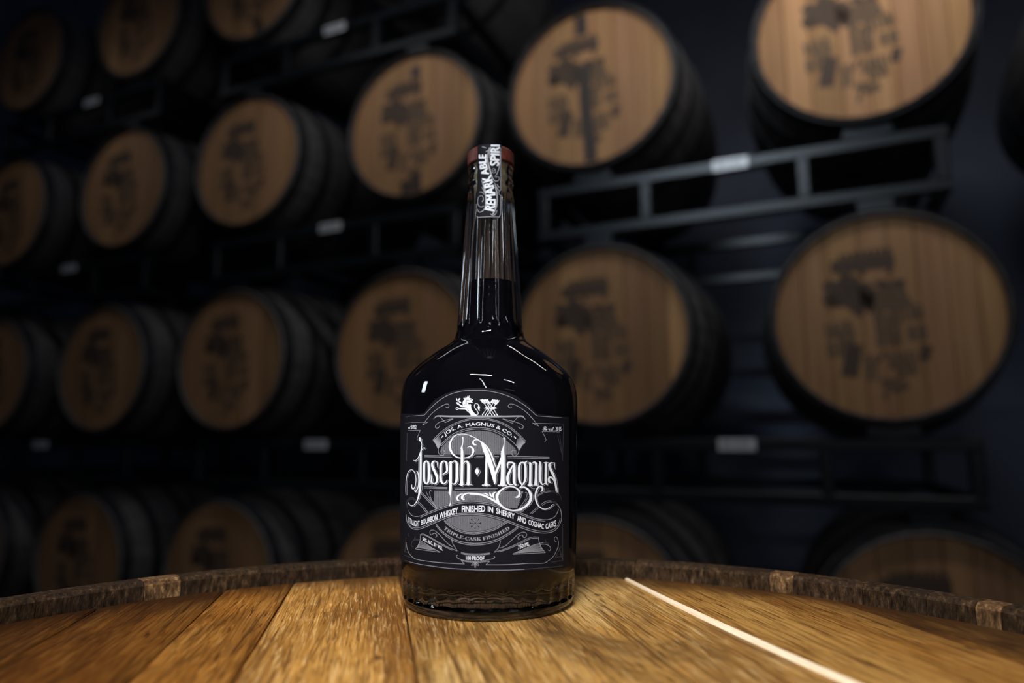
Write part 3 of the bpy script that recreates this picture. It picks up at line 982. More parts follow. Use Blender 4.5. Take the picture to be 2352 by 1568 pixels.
# ---- wrapping of a drawing on a round surface: the drawing is traced from the photo,
#      so each point goes back along its line of sight onto the round surface it is printed on
FC, FS = F * math.cos(PITCH), F * math.sin(PITCH)
def wrap(x, y, rfun):
    yu = 784.0 - y
    dx, dy, dz = x - 1176.0, FC - yu * math.sin(PITCH), FS + yu * math.cos(PITCH)
    ox, oy, oz = -QX, -QY, CAM_Z - HEAD_Z      # eye in bottle coordinates
    r = rfun(0.08)
    A = dx * dx + dy * dy
    for _ in range(6):
        Bq = ox * dx + oy * dy
        D = Bq * Bq - A * (ox * ox + oy * oy - r * r)
        t = (-Bq - math.sqrt(max(D, 0.0))) / A
        z = oz + dz * t
        r = rfun(z)
    px, py = ox + dx * t, oy + dy * t
    k = r / math.hypot(px, py)
    return (px * k, py * k, z)
def label_r(off):
    z0, z1 = 0.0166, 0.0856
    r0, r1 = body_r(z0 + 0.002) , body_r(z1)
    def f(z):
        base = max(body_r(z), sm(z)) if z > 0.05 else body_r(max(z, 0.0195))
        return base + 0.00018 + off
    return f
def put_art(art, name, off, m, parent, rf=None):
    f_ = rf(off) if rf else label_r(off)
    V = list(art.v); Kk = list(art.k); Fo = []
    todo = []
    for q in art.f:
        for i in range(1, len(q) - 1): todo.append((q[0], q[i], q[i + 1]))
    mids = {}
    while todo:                                   # split long triangles so that the print follows the curve
        a, b_, c = todo.pop()
        e = [(math.dist(V[p], V[q]), p, q, o_) for p, q, o_ in ((a, b_, c), (b_, c, a), (c, a, b_))]
        L_, p, q, o_ = max(e)
        if L_ > 5.0:
            key = (min(p, q), max(p, q))
            if key not in mids:
                mids[key] = len(V)
                V.append(((V[p][0] + V[q][0]) / 2, (V[p][1] + V[q][1]) / 2)); Kk.append(Kk[p])
            m_ = mids[key]
            todo += [(p, m_, o_), (m_, q, o_)]
        else: Fo.append((a, b_, c))
    v = []
    for (x, y), k in zip(V, Kk):
        p = wrap(x, y, f_)
        g_ = 1.0 + k * 1.5e-7 / math.hypot(p[0], p[1])
        v.append((p[0] * g_, p[1] * g_, p[2]))
    o = link(name, mesh(name, v, Fo), m, parent)
    return o

# ---- label paper
topL = [(905, 948), (924, 950), (968, 949.5), (974, 948), (986, 931), (1000, 917), (1020, 905), (1049, 895), (1075, 891.3), (1102, 890.2), (1130, 892), (1160, 898.5), (1185, 908.5), (1209, 925), (1233, 949), (1240, 951), (1308, 957)]
botL = [(905, 1282), (930, 1291), (960, 1298), (991, 1304), (1047, 1310), (1120, 1313), (1166, 1312.5), (1230, 1309), (1293, 1303), (1308, 1301)]
ft, fb = interp(topL), interp(botL)
xs = [923.5 + k * 1.0 for k in range(0, 385)]
v = []; f = []
NR = 30
rl = label_r(0.0)
cols = 0
for x in xs:
    ya, yb = ft(x), fb(x)
    for j in range(NR + 1):
        v.append(wrap(x, ya + (yb - ya) * j / NR, rl))
    cols += 1
# the label runs on round the left side, out of sight
first = v[:NR + 1]
extra = []
for e in range(12, 0, -1):
    for p in first:
        a = -e * math.radians(2.2)
        extra.append((p[0] * math.cos(a) - p[1] * math.sin(a), p[0] * math.sin(a) + p[1] * math.cos(a), p[2]))
v = extra + v; cols += 12
for c in range(cols - 1):
    for j in range(NR):
        a = c * (NR + 1) + j
        f.append((a, a + 1, a + NR + 2, a + NR + 1))
label = link('front_label', mesh('front_label', v, f), M_LABEL, bottle, True)
label['label'] = 'black paper label with white ornamental print'

# ---- brand lettering
L = []
def add(crop, *strokes):
    for s_ in strokes: L.append(K(crop, s_))
add(K1,
 [(362,128,30),(370,160,54),(385,190,24),(402,240,13),(398,300,16),(388,370,24),(382,460,36),(381,600,38),(380,800,40),(375,1000,44),(362,1120,42),(345,1220,32),(310,1320,20),(260,1390,14),(210,1412,12),(165,1385,12),(145,1352,14)],
 [(346,480,6),(346,700,10),(344,900,14),(338,1020,16),(318,1095,22),(285,1145,30),(268,1125,14)],
 [(248,545,8),(265,562,14),(300,545,12),(340,490,14),(372,420,22),(392,370,15),(415,335,12),(440,315,16),(456,320,26)],
 [(302,752,14),(326,785,16),(338,850,14),(343,950,10)],
 [(102,1192,10),(100,1100,15),(103,980,14),(115,870,13),(145,770,11),(205,727,11),(255,765,13),(285,840,13),(293,920,13),(285,1010,14),(265,1070,20),(235,1088,30),(213,1065,20),(210,1008,10)],
 [(490,563,20),(458,585,32),(447,650,43),(445,780,43),(447,900,43),(460,968,34),(490,988,20),(520,968,32),(532,900,42),(535,780,42),(532,650,42),(520,585,32),(490,563,20)],
 [(706,690,10),(700,630,18),(688,580,12),(640,566,22),(608,590,36),(600,640,42),(622,710,46),(660,790,48),(690,870,48),(692,935,42),(668,982,30),(632,994,18),(606,975,16),(590,930,20),(580,870,20),(576,808,8)],
 [(590,900,26),(580,960,24),(578,1000,8)])
add(K2,
 [(128,858,10),(170,830,22),(208,795,34),(206,700,36),(194,640,30),(155,617,20),(112,642,32),(97,720,42),(95,830,43),(97,930,43),(116,1000,34),(150,1023,20),(188,1000,22),(210,955,12)],
 [(278,630,26),(274,700,46),(273,900,48),(270,1100,48),(267,1175,46),(277,1245,22),(281,1310,13),(272,1375,17),(258,1412,24)],
 [(246,658,6),(268,630,24),(296,622,14)], [(230,1182,6),(262,1205,22)],
 [(298,645,12),(335,616,20),(372,628,34),(387,690,46),(388,800,48),(385,920,46),(370,995,36),(335,1028,20),(300,1018,12)],
 [(493,192,26),(498,240,14),(492,305,18),(476,372,32),(480,440,46),(480,600,48),(478,800,48),(475,960,50),(472,1030,66)],
 [(443,392,6),(470,376,24)],
 [(428,1037,12),(522,1034,12)],
 [(505,655,12),(540,620,20),(574,628,34),(594,690,48),(594,800,48),(593,960,50),(594,1020,66)], [(545,1037,12),(655,1038,12)],
 [(578,372,10),(625,355,18),(668,385,34),(684,430,38),(660,500,28),(600,543,18),(518,560,16)],
 [(455,560,16),(380,540,22),(310,480,32),(268,400,42),(262,330,38),(285,240,30),(340,172,20),(420,135,14),(510,130,11),(600,146,12),(690,185,13),(750,218,13)],
 [(535,1300,8),(505,1308,26),(482,1280,44),(495,1238,38),(540,1208,26),(600,1196,24),(680,1198,24),(760,1206,28),(850,1226,34),(941,1262,38)],
 [(502,1203,6),(445,1220,22),(402,1255,36),(390,1292,36),(408,1320,22),(436,1322,8)])
add(K3,
 [(118,262,12),(75,250,38),(52,215,36),(68,180,28),(110,160,22),(165,166,20)],
 [(165,168,14),(215,215,34),(255,290,66),(300,390,84),(345,510,86),(390,640,86),(428,770,82),(452,870,70),(464,950,46),(464,992,22)],
 [(0,88,13),(80,120,13),(160,165,14),(250,226,20),(330,312,28),(395,430,32),(440,550,28),(484,682,12)],
 [(300,420,40),(306,480,32),(306,600,40),(302,800,42),(298,950,46),(298,1008,66)], [(230,1020,16),(368,1018,16)], [(242,384,6),(285,405,30)],
 [(470,860,24),(490,780,40),(530,680,46),(575,570,46),(605,480,40)],
 [(640,128,28),(645,190,14),(640,260,20),(626,340,44),(616,420,68),(618,500,72),(618,700,72),(615,900,74),(612,1000,92)], [(578,386,6),(600,380,26)], [(528,1022,16),(688,1022,16)],
 [(716,700,10),(706,650,24),(716,602,34),(755,588,24),(795,590,22),(825,620,42),(832,700,54),(832,850,54),(835,970,50),(862,1018,26),(892,1005,8)],
 [(802,650,18),(764,726,36),(718,830,48),(706,900,50),(716,968,38),(748,1012,22),(800,1010,16)],
 [(0,1188,26),(110,1192,28),(210,1208,30),(320,1246,36),(420,1296,40),(500,1342,44),(570,1390,40)],
 [(846,1248,8),(890,1250,32),(930,1215,42),(934,1150,36),(895,1094,26),(825,1056,22),(742,1048,18),(662,1068,22),(592,1112,34),(540,1165,46),(512,1225,52),(514,1295,52),(545,1362,46),(605,1424,36),(690,1474,28),(790,1500,24),(890,1502,22),(985,1490,22)],
 [(240,1178,6),(300,1184,28),(362,1222,10)], [(372,1166,18),(386,1208,36),(418,1254,8)], [(478,1156,14),(436,1190,40),(442,1248,28),(466,1292,8)])
add(K4,
 [(225,327,24),(162,347,42),(132,425,58),(128,560,60),(130,700,58),(152,798,46),(205,862,26),(256,798,46),(280,700,60),(283,560,60),(280,425,56),(255,347,40),(225,327,24)],
 [(265,335,34),(308,312,26),(326,292,8)],
 [(205,868,26),(178,902,22),(136,942,22)],
 [(132,950,12),(200,922,24),(270,930,34),(340,982,46),(390,1062,58),(412,1150,66),(400,1232,66),(350,1322,56),(260,1402,44),(160,1450,32),(60,1474,26),(-20,1480,24)],
 [(350,358,6),(382,336,28),(396,360,50),(397,500,52),(395,700,54),(392,830,60),(390,868,88)],
 [(422,372,10),(468,328,22),(518,334,44),(540,405,58),(537,560,60),(535,720,62),(533,846,84)], [(328,872,14),(458,874,14)], [(468,874,14),(602,874,14)],
 [(598,298,8),(630,326,34),(640,420,58),(638,600,60),(637,735,58),(656,818,44),(696,864,24),(742,826,16)],
 [(772,345,58),(772,500,60),(770,700,62),(772,800,60),(792,850,42),(815,874,8)], [(720,333,12),(828,330,12)],
 [(982,330,8),(980,400,20),(976,478,8)],
 [(982,345,8),(940,342,22),(888,344,34),(857,385,52),(868,452,56),(910,550,60),(955,640,54),(990,740,42),(1015,860,32),(1035,960,25),(1043,1052,14)],
 [(905,808,14),(864,802,46),(838,755,50),(850,702,46),(886,686,36),(926,706,36),(965,770,27),(990,860,21),(1004,950,15),(1010,1028,8)],
 [(640,1036,8),(680,1008,36),(692,955,46),(662,912,38),(616,906,32),(570,952,36),(536,1030,38),(520,1120,38),(527,1220,36),(566,1330,30),(632,1408,24),(720,1450,20),(800,1444,17),(880,1400,15),(935,1345,13),(962,1340,6)])
brand = Art(); shade = Art(); keyl = Art()
WHO = 'JJJJJoss' + 'e' + 'pppp' + 'hhhhh' + 'hh' + '~~' + 'MMMMMMMMMM' + 'aa' + '~~' + '***' + 'gggg' + 'nnnn' + 'uuu' + 'SSS' + '~'
LET = {}
for s_, c_ in zip(L, WHO):
    LET.setdefault(c_, Art()).stroke(s_)
    keyl.stroke(s_, off=(0.95, 0.6), grow=1.5)
    shade.stroke(s_, off=(1.9, 1.25), grow=1.5)
DI = K(K2, [(750,728),(792,800),(750,874),(711,800)])
LET['d'] = Art(); LET['d'].poly(DI); keyl.poly([(x + (x - 1095.7) * 0.25 + 0.9, y + (y - 1082) * 0.15 + 0.5) for x, y in DI]); shade.poly([(x + (x - 1095.7) * 0.3 + 2.0, y + (y - 1082) * 0.2 + 1.2) for x, y in DI])

# ---- line ornament
ln = Art(); faint = Art(); bold = Art()
def lines(art, crop, w, smooth, *strokes):
    for s_ in strokes: art.stroke(K(crop, s_), w, smooth)
lines(ln, K8, 1.05, True, [(320,430),(400,345),(500,250),(640,162),(820,108),(1060,95),(1250,115),(1420,160),(1560,225),(1700,315),(1840,440)],
 [(612,325),(640,330),(656,305),(640,280),(600,285),(520,330),(430,400),(360,480),(300,565)],
 [(1505,318),(1480,334),(1453,310),(1475,281),(1540,288),(1640,345),(1740,430),(1865,578)],
 [(600,530),(710,480),(600,500),(510,535),(470,575),(480,604),(512,602),(525,575)],
 [(1380,480),(1470,500),(1580,532),(1645,562),(1655,600),(1622,615),(1590,588)],
 [(435,770),(520,680),(640,590),(780,520),(920,480),(1060,466),(1200,480),(1350,522),(1480,590),(1590,680),(1692,782)],
 [(452,778),(535,692),(650,604),(785,536),(920,497),(1060,483),(1200,497),(1345,538),(1470,604),(1575,690),(1678,790)],
 [(510,880),(560,810),(640,735),(740,668),(880,617),(1060,598),(1220,616),(1350,665),(1440,727),(1530,805),(1585,870),(1596,920),(1575,965),(1535,980),(1505,960),(1495,930),(1515,906),(1545,912)],
 [(510,880),(512,935),(540,968),(575,968),(597,940),(585,907),(555,900),(540,925)],
 [(548,850),(640,756),(750,688),(890,637),(1060,618),(1220,637),(1335,682),(1400,722)])
lines(ln, K8, 0.9, False, [(300,565),(368,523),(150,528)], [(1865,578),(1780,538),(2150,548)], [(1510,540),(1380,480)], [(600,530),(570,490),(530,450)], [(1510,540),(1550,490),(1600,450)],
 [(100,640),(265,634),(222,740),(228,770)], [(2150,658),(1910,650),(1950,720),(1966,765),(1945,792)], [(320,430),(160,441)], [(1840,440),(2180,464)])
lines(faint, K8, 0.9, False, [(160,441),(70,452)], [(2180,464),(2250,472)], [(150,528),(60,540)], [(2150,548),(2215,552)], [(2200,540),(2190,1050)], [(90,670),(80,1050)], [(2120,700),(2180,960)], [(2150,690),(2178,930)])
bold.stroke(K(K8, [(445,482,5),(480,450,13),(520,442,20),(700,447,22),(1060,447,26),(1400,447,22),(1620,444,20),(1660,458,13),(1688,492,5)]), None)
# horizontal rules beside the lettering
lines(ln, K8, 1.15, False, [(325,973),(680,978)], [(325,991),(695,998)], [(1440,985),(2010,997)], [(1440,1006),(2010,1016)])
lines(ln, K2, 1.15, False, [(735,530),(870,530)], [(700,554),(870,555)], [(0,1085),(215,1090)], [(0,1108),(215,1112)], [(345,1099),(941,1108)], [(345,1122),(941,1132)])
lines(ln, K3, 1.15, False, [(455,478),(545,478)], [(465,504),(535,504)], [(0,1082),(520,1085)], [(0,1106),(485,1111)])
lines(ln, K1, 1.15, False, [(440,1050),(665,1056)], [(440,1076),(665,1082)])
lines(ln, K4, 0.9, False, [(420,955),(510,957)], [(455,990),(505,990)])
lines(faint, K4, 0.9, False, [(770,950),(850,951)], [(770,981),(850,984)])
# ribbon behind: folds left and right
lines(ln, K6, 1.05, False, [(385,85),(660,370)], [(372,108),(625,368)])
lines(ln, K6, 1.05, True, [(330,255),(410,335),(487,432)], [(312,272),(390,350),(470,455)])
lines(ln, K6, 0.9, True, [(455,55),(500,150),(560,240),(655,375)], [(558,65),(540,45),(522,80),(545,180),(600,280),(655,375)])
lines(faint, K6, 1.0, True, [(290,225),(240,190),(190,180),(140,200),(108,260),(100,350)], [(275,240),(235,212),(195,205),(155,220),(125,290),(130,380),(160,450)])
lines(ln, K4, 0.9, True, [(570,1120),(660,1060),(760,1025),(880,1012)], [(575,1145),(670,1085),(770,1050),(880,1038)], [(650,1345),(740,1280),(830,1250),(900,1250)], [(680,1370),(770,1305),(850,1280),(920,1280)],
 [(590,1390),(490,1470),(390,1568)], [(620,1405),(520,1490),(430,1568)], [(270,1060),(300,1045),(322,1075),(300,1180),(220,1310),(120,1440)], [(365,1145),(320,1210),(280,1285)], [(345,1260),(270,1330),(160,1425)])
lines(faint, K4, 0.9, True, [(880,1012),(980,1020),(1060,1060),(1120,1140),(1150,1230)], [(880,1038),(980,1050),(1050,1100)], [(900,1250),(1000,1280),(1080,1360),(1130,1460),(1145,1560)], [(920,1280),(1010,1320),(1080,1400)])
# text ribbon edges
UP1 = K(K6, [(150,430),(200,492),(270,514),(360,504),(480,452),(640,385),(800,330),(960,282),(1100,252),(1250,240)]) + K(K7, [(0,243),(150,255),(300,282),(430,322),(580,372),(740,412),(900,478),(1100,550),(1270,574),(1380,556),(1460,500),(1515,385)])
UP2 = [(x, y + 3.6) for x, y in UP1[3:-3]]
LO1 = K(K6, [(140,560),(150,640),(190,700),(260,722),(340,715),(460,672),(640,590),(800,520),(960,470),(1150,455),(1300,450)]) + K(K7, [(0,452),(200,472),(420,528),(600,588),(800,670),(1000,740),(1180,778),(1330,778),(1440,735),(1510,650),(1545,540)])
LO2 = K(K6, [(100,480),(115,600),(160,690),(230,742),(330,746),(460,702),(640,620),(800,552),(960,500),(1150,482),(1300,478)]) + K(K7, [(0,480),(200,500),(420,556),(600,618),(800,702),(1000,774),(1180,810),(1330,808),(1450,765),(1530,665),(1567,540),(1545,390),(1480,290)])
for pth, ww in ((UP1, 1.25), (UP2, 1.05), (LO1, 1.05), (LO2, 1.25)): ln.stroke(pth, ww)
# lens below the ribbon and the lower ribbon
LA = K(K6, [(785,575),(880,660),(1000,735),(1150,790),(1320,806)]) + K(K7, [(20,804),(200,778),(380,720),(500,650),(600,590)])
LB = [(x, y + 3.3) for x, y in LA]
LC = K(K6, [(640,650),(740,768),(870,868),(1010,942),(1180,988),(1320,1000)]) + K(K7, [(20,1000),(200,984),(400,928),(550,850),(690,762),(785,685)])
LD = [(x, y + 3.9) for x, y in LC]
for pth, ww in ((LA, 1.2), (LB, 1.1), (LC, 1.2), (LD, 1.1)): ln.stroke(pth, ww)
# side flourishes and flags
lines(ln, K6, 1.0, True, [(622,888),(652,876),(646,835),(600,818),(556,846),(528,815),(540,768),(600,765),(690,830),(790,940),(860,1010),(932,1062)],
 [(360,835),(420,832),(540,890),(700,985),(850,1065),(1020,1136)], [(372,852),(430,850),(545,910),(700,1003),(830,1075),(930,1122)], [(350,950),(420,985),(560,1075),(715,1160)], [(920,930),(945,1010),(1020,1136)],
 [(360,835),(352,940),(325,1020),(270,1100)], [(100,980),(120,1100),(170,1200),(270,1280),(450,1315),(700,1345),(1150,1372)], [(1032,1216),(1006,1216),(1012,1246),(1060,1280),(1150,1308),(1300,1322)])
lines(ln, K6, 1.0, False, [(270,1100),(715,1160)], [(1150,1372),(1092,1305)])
lines(faint, K6, 0.9, True, [(350,950),(290,935),(235,945),(200,985),(198,1045),(222,1060)], [(230,935),(255,915),(350,930)], [(255,915),(268,875)], [(150,870),(130,850),(145,815)], [(100,900),(75,1150)], [(75,1150),(140,1165)], [(70,1210),(185,1258)])
lines(ln, K7, 1.0, True, [(822,915),(795,928),(780,900),(805,862),(862,850),(878,888),(912,892),(938,852),(918,806),(860,800),(780,840),(680,930),(560,1040),(455,1085)],
 [(1150,886),(1050,885),(940,920),(780,1000),(600,1080),(450,1132),(350,1160)], [(1140,908),(1050,908),(945,942),(790,1020),(610,1098),(455,1150)], [(470,950),(430,1080),(350,1160)],
 [(1150,888),(1165,980),(1200,1070),(1275,1165)], [(690,1190),(850,1118),(1000,1052),(1150,1005),(1240,985)], [(1180,1020),(1260,1015),(1330,1035),(1372,1085),(1350,1132),(1318,1112)],
 [(270,1320),(205,1386)], [(205,1386),(500,1386),(800,1372),(1000,1358),(1240,1355),(1330,1310),(1420,1230),(1480,1120),(1510,1020),(1500,930),(1470,880),(1435,900),(1440,950),(1475,965)],
 [(0,1326),(150,1312),(270,1290),(340,1270),(366,1245),(345,1238)])
lines(ln, K7, 1.0, False, [(690,1195),(1275,1165)])
lines(faint, K7, 0.9, False, [(1240,985),(1335,1000)], [(1270,930),(1290,985)], [(1588,650),(1590,1300)], [(1455,1250),(1580,1236),(1500,1030)], [(1460,1245),(1560,1050)], [(1385,1340),(1590,1305)], [(1540,1180),(1590,1300)])
for i in range(7):                                # engraved lines in the two flags
    t = i / 7.0
    bold.stroke(K(K6, [(345 - 68 * t, 975 + 112 * t), (400 + 300 * t, 990 + 158 * t)]), 0.7 + 0.7 * t, False)
    bold.stroke(K(K7, [(1165 + 95 * t, 1020 + 130 * t), (1000 - 300 * t, 1060 + 130 * t)]), 0.7 + 0.9 * t, False)
# proof plaque
lines(ln, K6, 1.1, True, [(1090,1160),(1180,1182),(1300,1190)], [(1092,1180),(1180,1202),(1300,1210)], [(1100,1305),(1180,1328),(1300,1338)])
ln.stroke(K(K6, [(1300,1190),(1345,1191)]) + K(K7, [(0,1191),(150,1186),(278,1172)]), 1.1)
ln.stroke(K(K6, [(1300,1210),(1345,1211)]) + K(K7, [(0,1211),(150,1205),(278,1190)]), 1.1)
ln.stroke(K(K6, [(1300,1322),(1345,1325)]) + K(K7, [(0,1326)]), 1.1)
ln.stroke(K(K6, [(1300,1338),(1345,1340)]) + K(K7, [(0,1341),(140,1334),(265,1318)]), 1.1)
for s_ in ([(1345,1345,6),(1332,1390,6),(1345,1438,4)], [(1345,1345,6),(1358,1390,6),(1345,1438,4)], [(1332,1345,6),(1300,1362,6),(1276,1396,4)], [(1276,1396,4),(1318,1388,6),(1334,1350,6)],
           [(1358,1345,6),(1390,1362,6),(1412,1396,4)], [(1412,1396,4),(1372,1388,6),(1356,1350,6)]):
    ln.stroke(K(K6, [(p[0], p[1], 7) for p in s_]))
# lower frame line of the label
ln.stroke(K(K6, [(160,1332),(330,1372),(560,1408),(800,1440),(1000,1458),(1320,1474)]) + K(K7, [(0,1476),(300,1482),(600,1480),(900,1466)]), 0.95)
faint.stroke(K(K6, [(80,1308),(160,1332)]), 0.9); faint.stroke(K(K7, [(900,1466),(1100,1450),(1400,1425),(1590,1404)]), 0.9)
# ribbon ends, engraved shading
for i in range(9):
    t = i / 8.0
    ww = 9.0 * (1 - t) + 3.0
    bold.stroke(K(K8, [(446 + 62 * t, 772 - 62 * t + 4, ww), (478 + 62 * t, 815 - 62 * t, ww), (505 + 38 * t, 880 - 42 * t - 4, ww)]))
    bold.stroke(K(K8, [(1680 - 70 * t, 796 - 70 * t + 2, ww), (1640 - 62 * t, 836 - 70 * t, ww), (1606 - 46 * t, 896 - 52 * t, ww)]))

# ---- hatching
ht = Art()
arch = interp(K(K8, [(540,900),(560,860),(640,775),(760,702),(900,655),(1060,640),(1220,655),(1335,705),(1440,780),(1540,870),(1580,930)]))
ht.hatch(1013, 1187, arch, lambda x: 1043.5, 2.15, 0.85)
upf = interp([(x, y - 1.8) for x, y in UP1])
lft = lambda x: 1126.5 if x > 997 else 9999
ht.hatch(998, 1046, lambda x: 1126.5, lambda x: min(upf(x), 1126 + max(0, (x - 994)) * 8.0), 2.15, 0.85)
ht.hatch(1046, 1202, lambda x: 1127.5, lambda x: min(upf(x), 1166 - max(0, x - 1188) * 2.6), 2.15, 0.85)
lof = interp([(x, y + 2.4) for x, y in LO2]); laf = interp([(x, y - 2.0) for x, y in LA])
ht.hatch(1026, 1163, lof, laf, 2.1, 0.8)
star = Art(); stark = Art()
cx, cy = K(K6, [(1345, 635)])[0]
for k in range(8):
    a = k * PI / 4
    R_ = 11.5
    stark.stroke([(cx, cy, 3.5), (cx + R_ * math.cos(a), cy + R_ * math.sin(a), 3.2)], None, False)
    for sgn in (-1, 1):
        star.stroke([(cx + 2 * math.cos(a + sgn * .5), cy + 2 * math.sin(a + sgn * .5)), (cx + 10.5 * math.cos(a + sgn * 0.12), cy + 10.5 * math.sin(a + sgn * 0.12))], 0.6, False)

# ---- small texts
tx = Art(); tg = Art()
JP = K(K8, [(600,708),(700,645),(800,606),(900,583),(1050,570),(1200,583),(1300,612),(1400,660),(1502,722)])
text_on_path(tx, 'JOS. A. MAGNUS & CO.', JP, 7.4, True, 0.012)
tx.stroke(K(K8, [(550,735,8),(572,712,16)])); tx.stroke(K(K8, [(1538,722,16),(1560,746,8)]))
LOW = lambda p: p
def word(art, crop, text, x0, y0, x1, y1, h, bold_=0.02, mid=None):
    pts = [(x0, y0)] + ([mid] if mid else []) + [(x1, y1)]
    text_on_path(art, text, K(crop, pts), h / crop[2] if not isinstance(h, tuple) else (lambda u: (h[0] + (h[1] - h[0]) * u) / crop[2]), False, bold_)
word(tx, K6, 'STRAIGHT', 142, 612, 342, 690, (95, 98), 0.02, (235, 684))
word(tx, K6, 'BOURBON', 370, 672, 662, 574, (92, 100))
word(tx, K6, 'WHISKEY', 700, 552, 1030, 462, (100, 110))
word(tx, K6, 'FINISHED', 1105, 437, 1520, 430, (110, 112))
word(tx, K7, 'IN', 242, 424, 332, 452, 100)
word(tx, K7, 'SHERRY', 392, 458, 720, 566, (95, 100))
word(tx, K7, 'AND', 772, 588, 928, 650, 98)
word(tx, K7, 'COGNAC', 972, 664, 1246, 745, (95, 92))
word(tx, K7, 'CASKS', 1280, 742, 1466, 690, (92, 110))
TP = K(K6, [(772,738),(860,808),(960,866),(1060,908),(1180,938),(1320,950)]) + K(K7, [(20,950),(150,942),(300,908),(430,862),(540,804),(638,742)])
BT = ''.join(chr(0x1D400 + ord(c) - 65) if 'A' <= c <= 'Z' else c for c in 'TRIPLE-CASK FINISHED')
text_on_path(tg, BT, TP, 7.6, True, 0.0)
word(tx, K6, '50% ALC. BY VOL.', 398, 945, 762, 1128, 62, 0.03)
word(tx, K7, '750 ML', 782, 1110, 988, 1036, 70, 0.02)
word(tx, K6, '100 PROOF', 1180, 1298, 1506, 1302, 68, 0.02)
word(tx, K8, '1892', 150, 617, 214, 618, 54, 0.03)
word(tx, K8, '2015', 2094, 640, 2172, 642, 54, 0.02)
scr = lambda s_: ''.join(chr(0x1D4EA + ord(c) - 97) if 'a' <= c <= 'z' else chr(0x1D4D0 + ord(c) - 65) if 'A' <= c <= 'Z' else c for c in s_)
word(tx, K8, scr('est') + '.', 100, 615, 140, 617, 40, 0.01)
word(tx, K8, scr('Re') + '-' + scr('est') + '.', 1920, 636, 2078, 640, 54, 0.005)

lion = Art(); arrows = Art(); crest_dark = Art()
for s_ in LION: lion.stroke(K(K5, s_))
for s_ in LION_DARK: crest_dark.stroke(K(K5, s_))
for p_ in ARROW_POLY: arrows.poly(K(K5, p_))
for s_ in ARROWS: arrows.stroke(K(K5, s_))
for k in range(3):
    crest_dark.stroke(K(K5, [(1330 + 75 * k, 590, 8), (1385 + 75 * k, 680, 10)]), None, False)
    crest_dark.stroke(K(K5, [(1740 + 70 * k, 600, 8), (1690 + 70 * k, 680, 10)]), None, False)

put_art(ht, 'hatching', 0.00006, M_PRINT2, label)
put_art(faint, 'dimmed_edge_line', 0.00006, M_PRINT3, label)
put_art(ln, 'ornament_line', 0.00008, M_PRINT2, label)
put_art(bold, 'engraved_ornament', 0.00009, M_PRINT2, label)
put_art(stark, 'star_ground', 0.00010, M_KEY, label)
put_art(star, 'star_ornament', 0.00012, M_PRINT2, label)
put_art(shade, 'lettering_shade', 0.00011, M_PRINT2, label)
put_art(keyl, 'lettering_keyline', 0.00014, M_KEY, label)
for c_, a_ in LET.items():
    o = put_art(a_, 'swash' if c_ in '~*' else 'diamond' if c_ == 'd' else 'letter', 0.00017, M_PRINT, label)
    if c_ in '~*': o['kind'] = 'stuff'
put_art(tx, 'small_lettering', 0.00012, M_PRINT, label)
put_art(tg, 'grey_lettering', 0.00012, M_PRINT2, label)
put_art(lion, 'lion_emblem', 0.00012, M_PRINT, label)
put_art(arrows, 'arrow_emblem', 0.00012, M_PRINT, label)
put_art(crest_dark, 'emblem_shading', 0.00014, M_KEY, label)

for o in list(label.children):
    if o.name.split('.')[0] not in ('letter', 'swash', 'diamond'): o['kind'] = 'stuff'

# ---- paper seal over the stopper and down the neck
def strip_r(off):
    pts = [(0.170, 0.0166), (0.190, 0.01512), (0.200, 0.01452), (0.208, 0.01405), (0.214, 0.01385), (0.220, 0.01362), (0.228, 0.0135), (0.2365, 0.01352), (0.26, 0.01352)]
    fi = interp(pts)
    return lambda z: fi(z) + 0.0001 + off
xs0, xs1 = 1096.0, 1152.2
v = []; f = []
NC, NRW = 20, 60
rs_ = strip_r(0.0)
edge_l = interp([(331, 1096.8), (400, 1096.0), (500, 1094.6)]); edge_r = interp([(331, 1152.2), (500, 1151.2)])
cut = lambda t: 3.5 * (abs(2 * t - 1) ** 8)
for j in range(NRW + 1):
    for i in range(NC + 1):
        t = i / NC
        ybot = 500.0 - cut(t)
        y = 338.0 + (ybot - 338.0) * j / NRW
        xx = edge_l(y) + (edge_r(y) - edge_l(y)) * t
        v.append(wrap(xx, y, rs_))
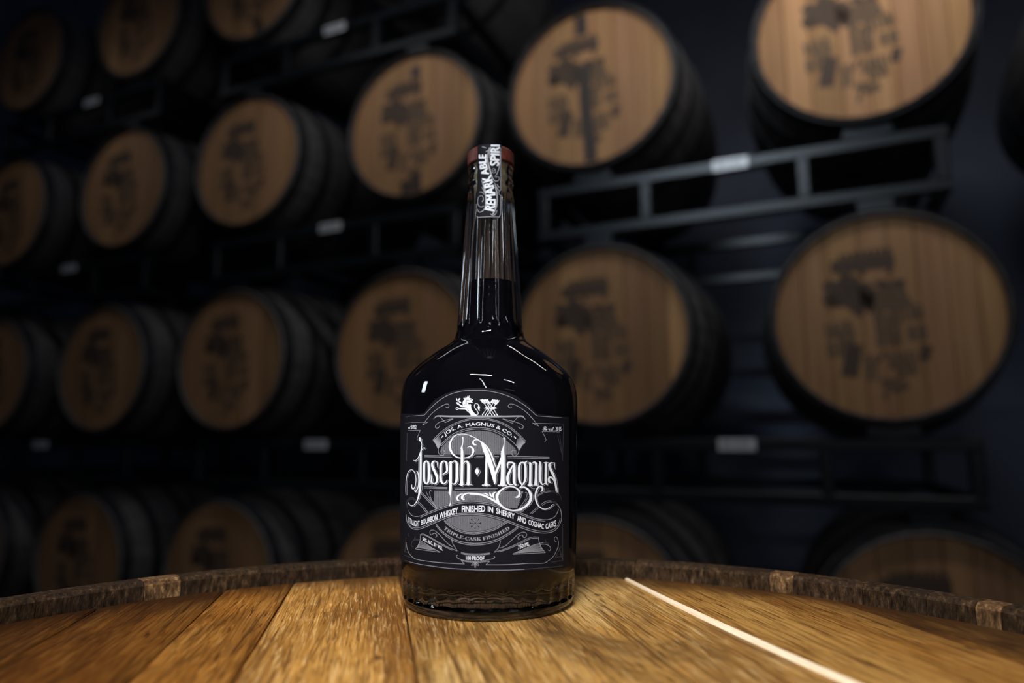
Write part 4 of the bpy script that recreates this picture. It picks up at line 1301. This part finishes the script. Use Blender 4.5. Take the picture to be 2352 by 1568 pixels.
# over the top of the stopper: a rounded fold, then back across the wood
rowsv = [v[i * (NC + 1):(i + 1) * (NC + 1)] for i in range(NRW + 1)]
top = rowsv[0]
ext = []
ztop = 0.2462 + 0.00025
for r_k, z_k in ((1.0, ztop - 0.0008), (0.975, ztop - 0.0002), (0.94, ztop)):
    ext.append([(p[0], p[1] * r_k, z_k) for p in top])
for s_ in (0.5, 0.0, -0.5, -0.94):
    ext.append([(p[0], p[1] * s_, ztop) for p in top])
rowsv = ext[::-1] + rowsv
v = [p for r_ in rowsv for p in r_]
for j in range(len(rowsv) - 1):
    for i in range(NC):
        a = j * (NC + 1) + i
        f.append((a, a + NC + 1, a + NC + 2, a + 1))
seal = link('paper_seal', mesh('paper_seal', v, f), M_LABEL, bottle, True)
seal['label'] = 'black paper strip with white lettering over the stopper'
s1 = Art(); s2 = Art()
text_on_path(s1, 'REMARK', K(KS, [(812,1112),(832,1000),(828,880),(805,760),(790,690),(765,612)]), 21.0, True, 0.05)
text_on_path(s1, 'ABLE', K(KS, [(742,598),(718,510),(704,430),(703,332)]), 16.5, True, 0.05)
text_on_path(s1, 'SPIRI', K(KS, [(878,484),(882,400),(888,300),(890,200)]), 20.0, True, 0.05)
lines(s2, KS, 1.3, False, [(905,232),(905,820)], [(905,895),(906,1150),(882,1196),(760,1190),(640,1196),(592,1202),(572,1182)])
lines(s2, KS, 1.3, True, [(905,820),(885,835),(878,858),(885,882),(905,895)])
for s_ in ([(640,690,10),(668,760,26),(692,860,26),(700,960,26),(690,1060,20),(650,1115,12),(605,1125,10),(580,1085,8)],
           [(650,980,16),(665,950,10),(650,905,8),(615,905,8),(588,950,8),(590,1020,9),(625,1055,10),(670,1045,10)],
           [(640,780,8),(660,810,12),(680,860,8)], [(610,850,8),(645,850,10),(672,880,8)],
           [(745,240,10),(735,300,18),(722,360,20),(728,440,24),(752,530,26),(775,610,22),(800,670,14),(840,700,12),(880,680,10),(880,645,8),(850,635,8),(835,655,8)],
           [(765,240,30),(750,320,12),(748,380,8)], [(700,290,10),(735,270,16),(748,240,10)], [(650,225,12),(680,232,14),(705,240,8)],
           [(898,300,10),(898,420,16),(880,520,16),(850,600,12),(822,640,8)], [(820,545,12),(800,560,10),(785,540,8),(800,525,8),(830,535,10),(832,570,10),(810,585,10),(782,570,8)],
           [(820,720,8),(835,780,24),(850,860,22),(856,960,20),(840,1060,24),(810,1130,26),(780,1165,14),(762,1150,8)], [(855,1100,8),(835,1150,12),(800,1172,12),(768,1160,8)],
           [(850,740,8),(870,770,12),(890,790,8)], [(845,770,8),(865,810,12),(885,828,8)]):
    s2.stroke(K(KS, [(p[0], p[1], p[2] * 0.85) for p in s_]))
# keep the print on the front fall of the strip
put_art(s2, 'seal_ornament', 0.00006, M_PRINT2, seal, strip_r)['kind'] = 'stuff'
put_art(s1, 'seal_lettering', 0.00009, M_PRINT, seal, strip_r)['kind'] = 'stuff'
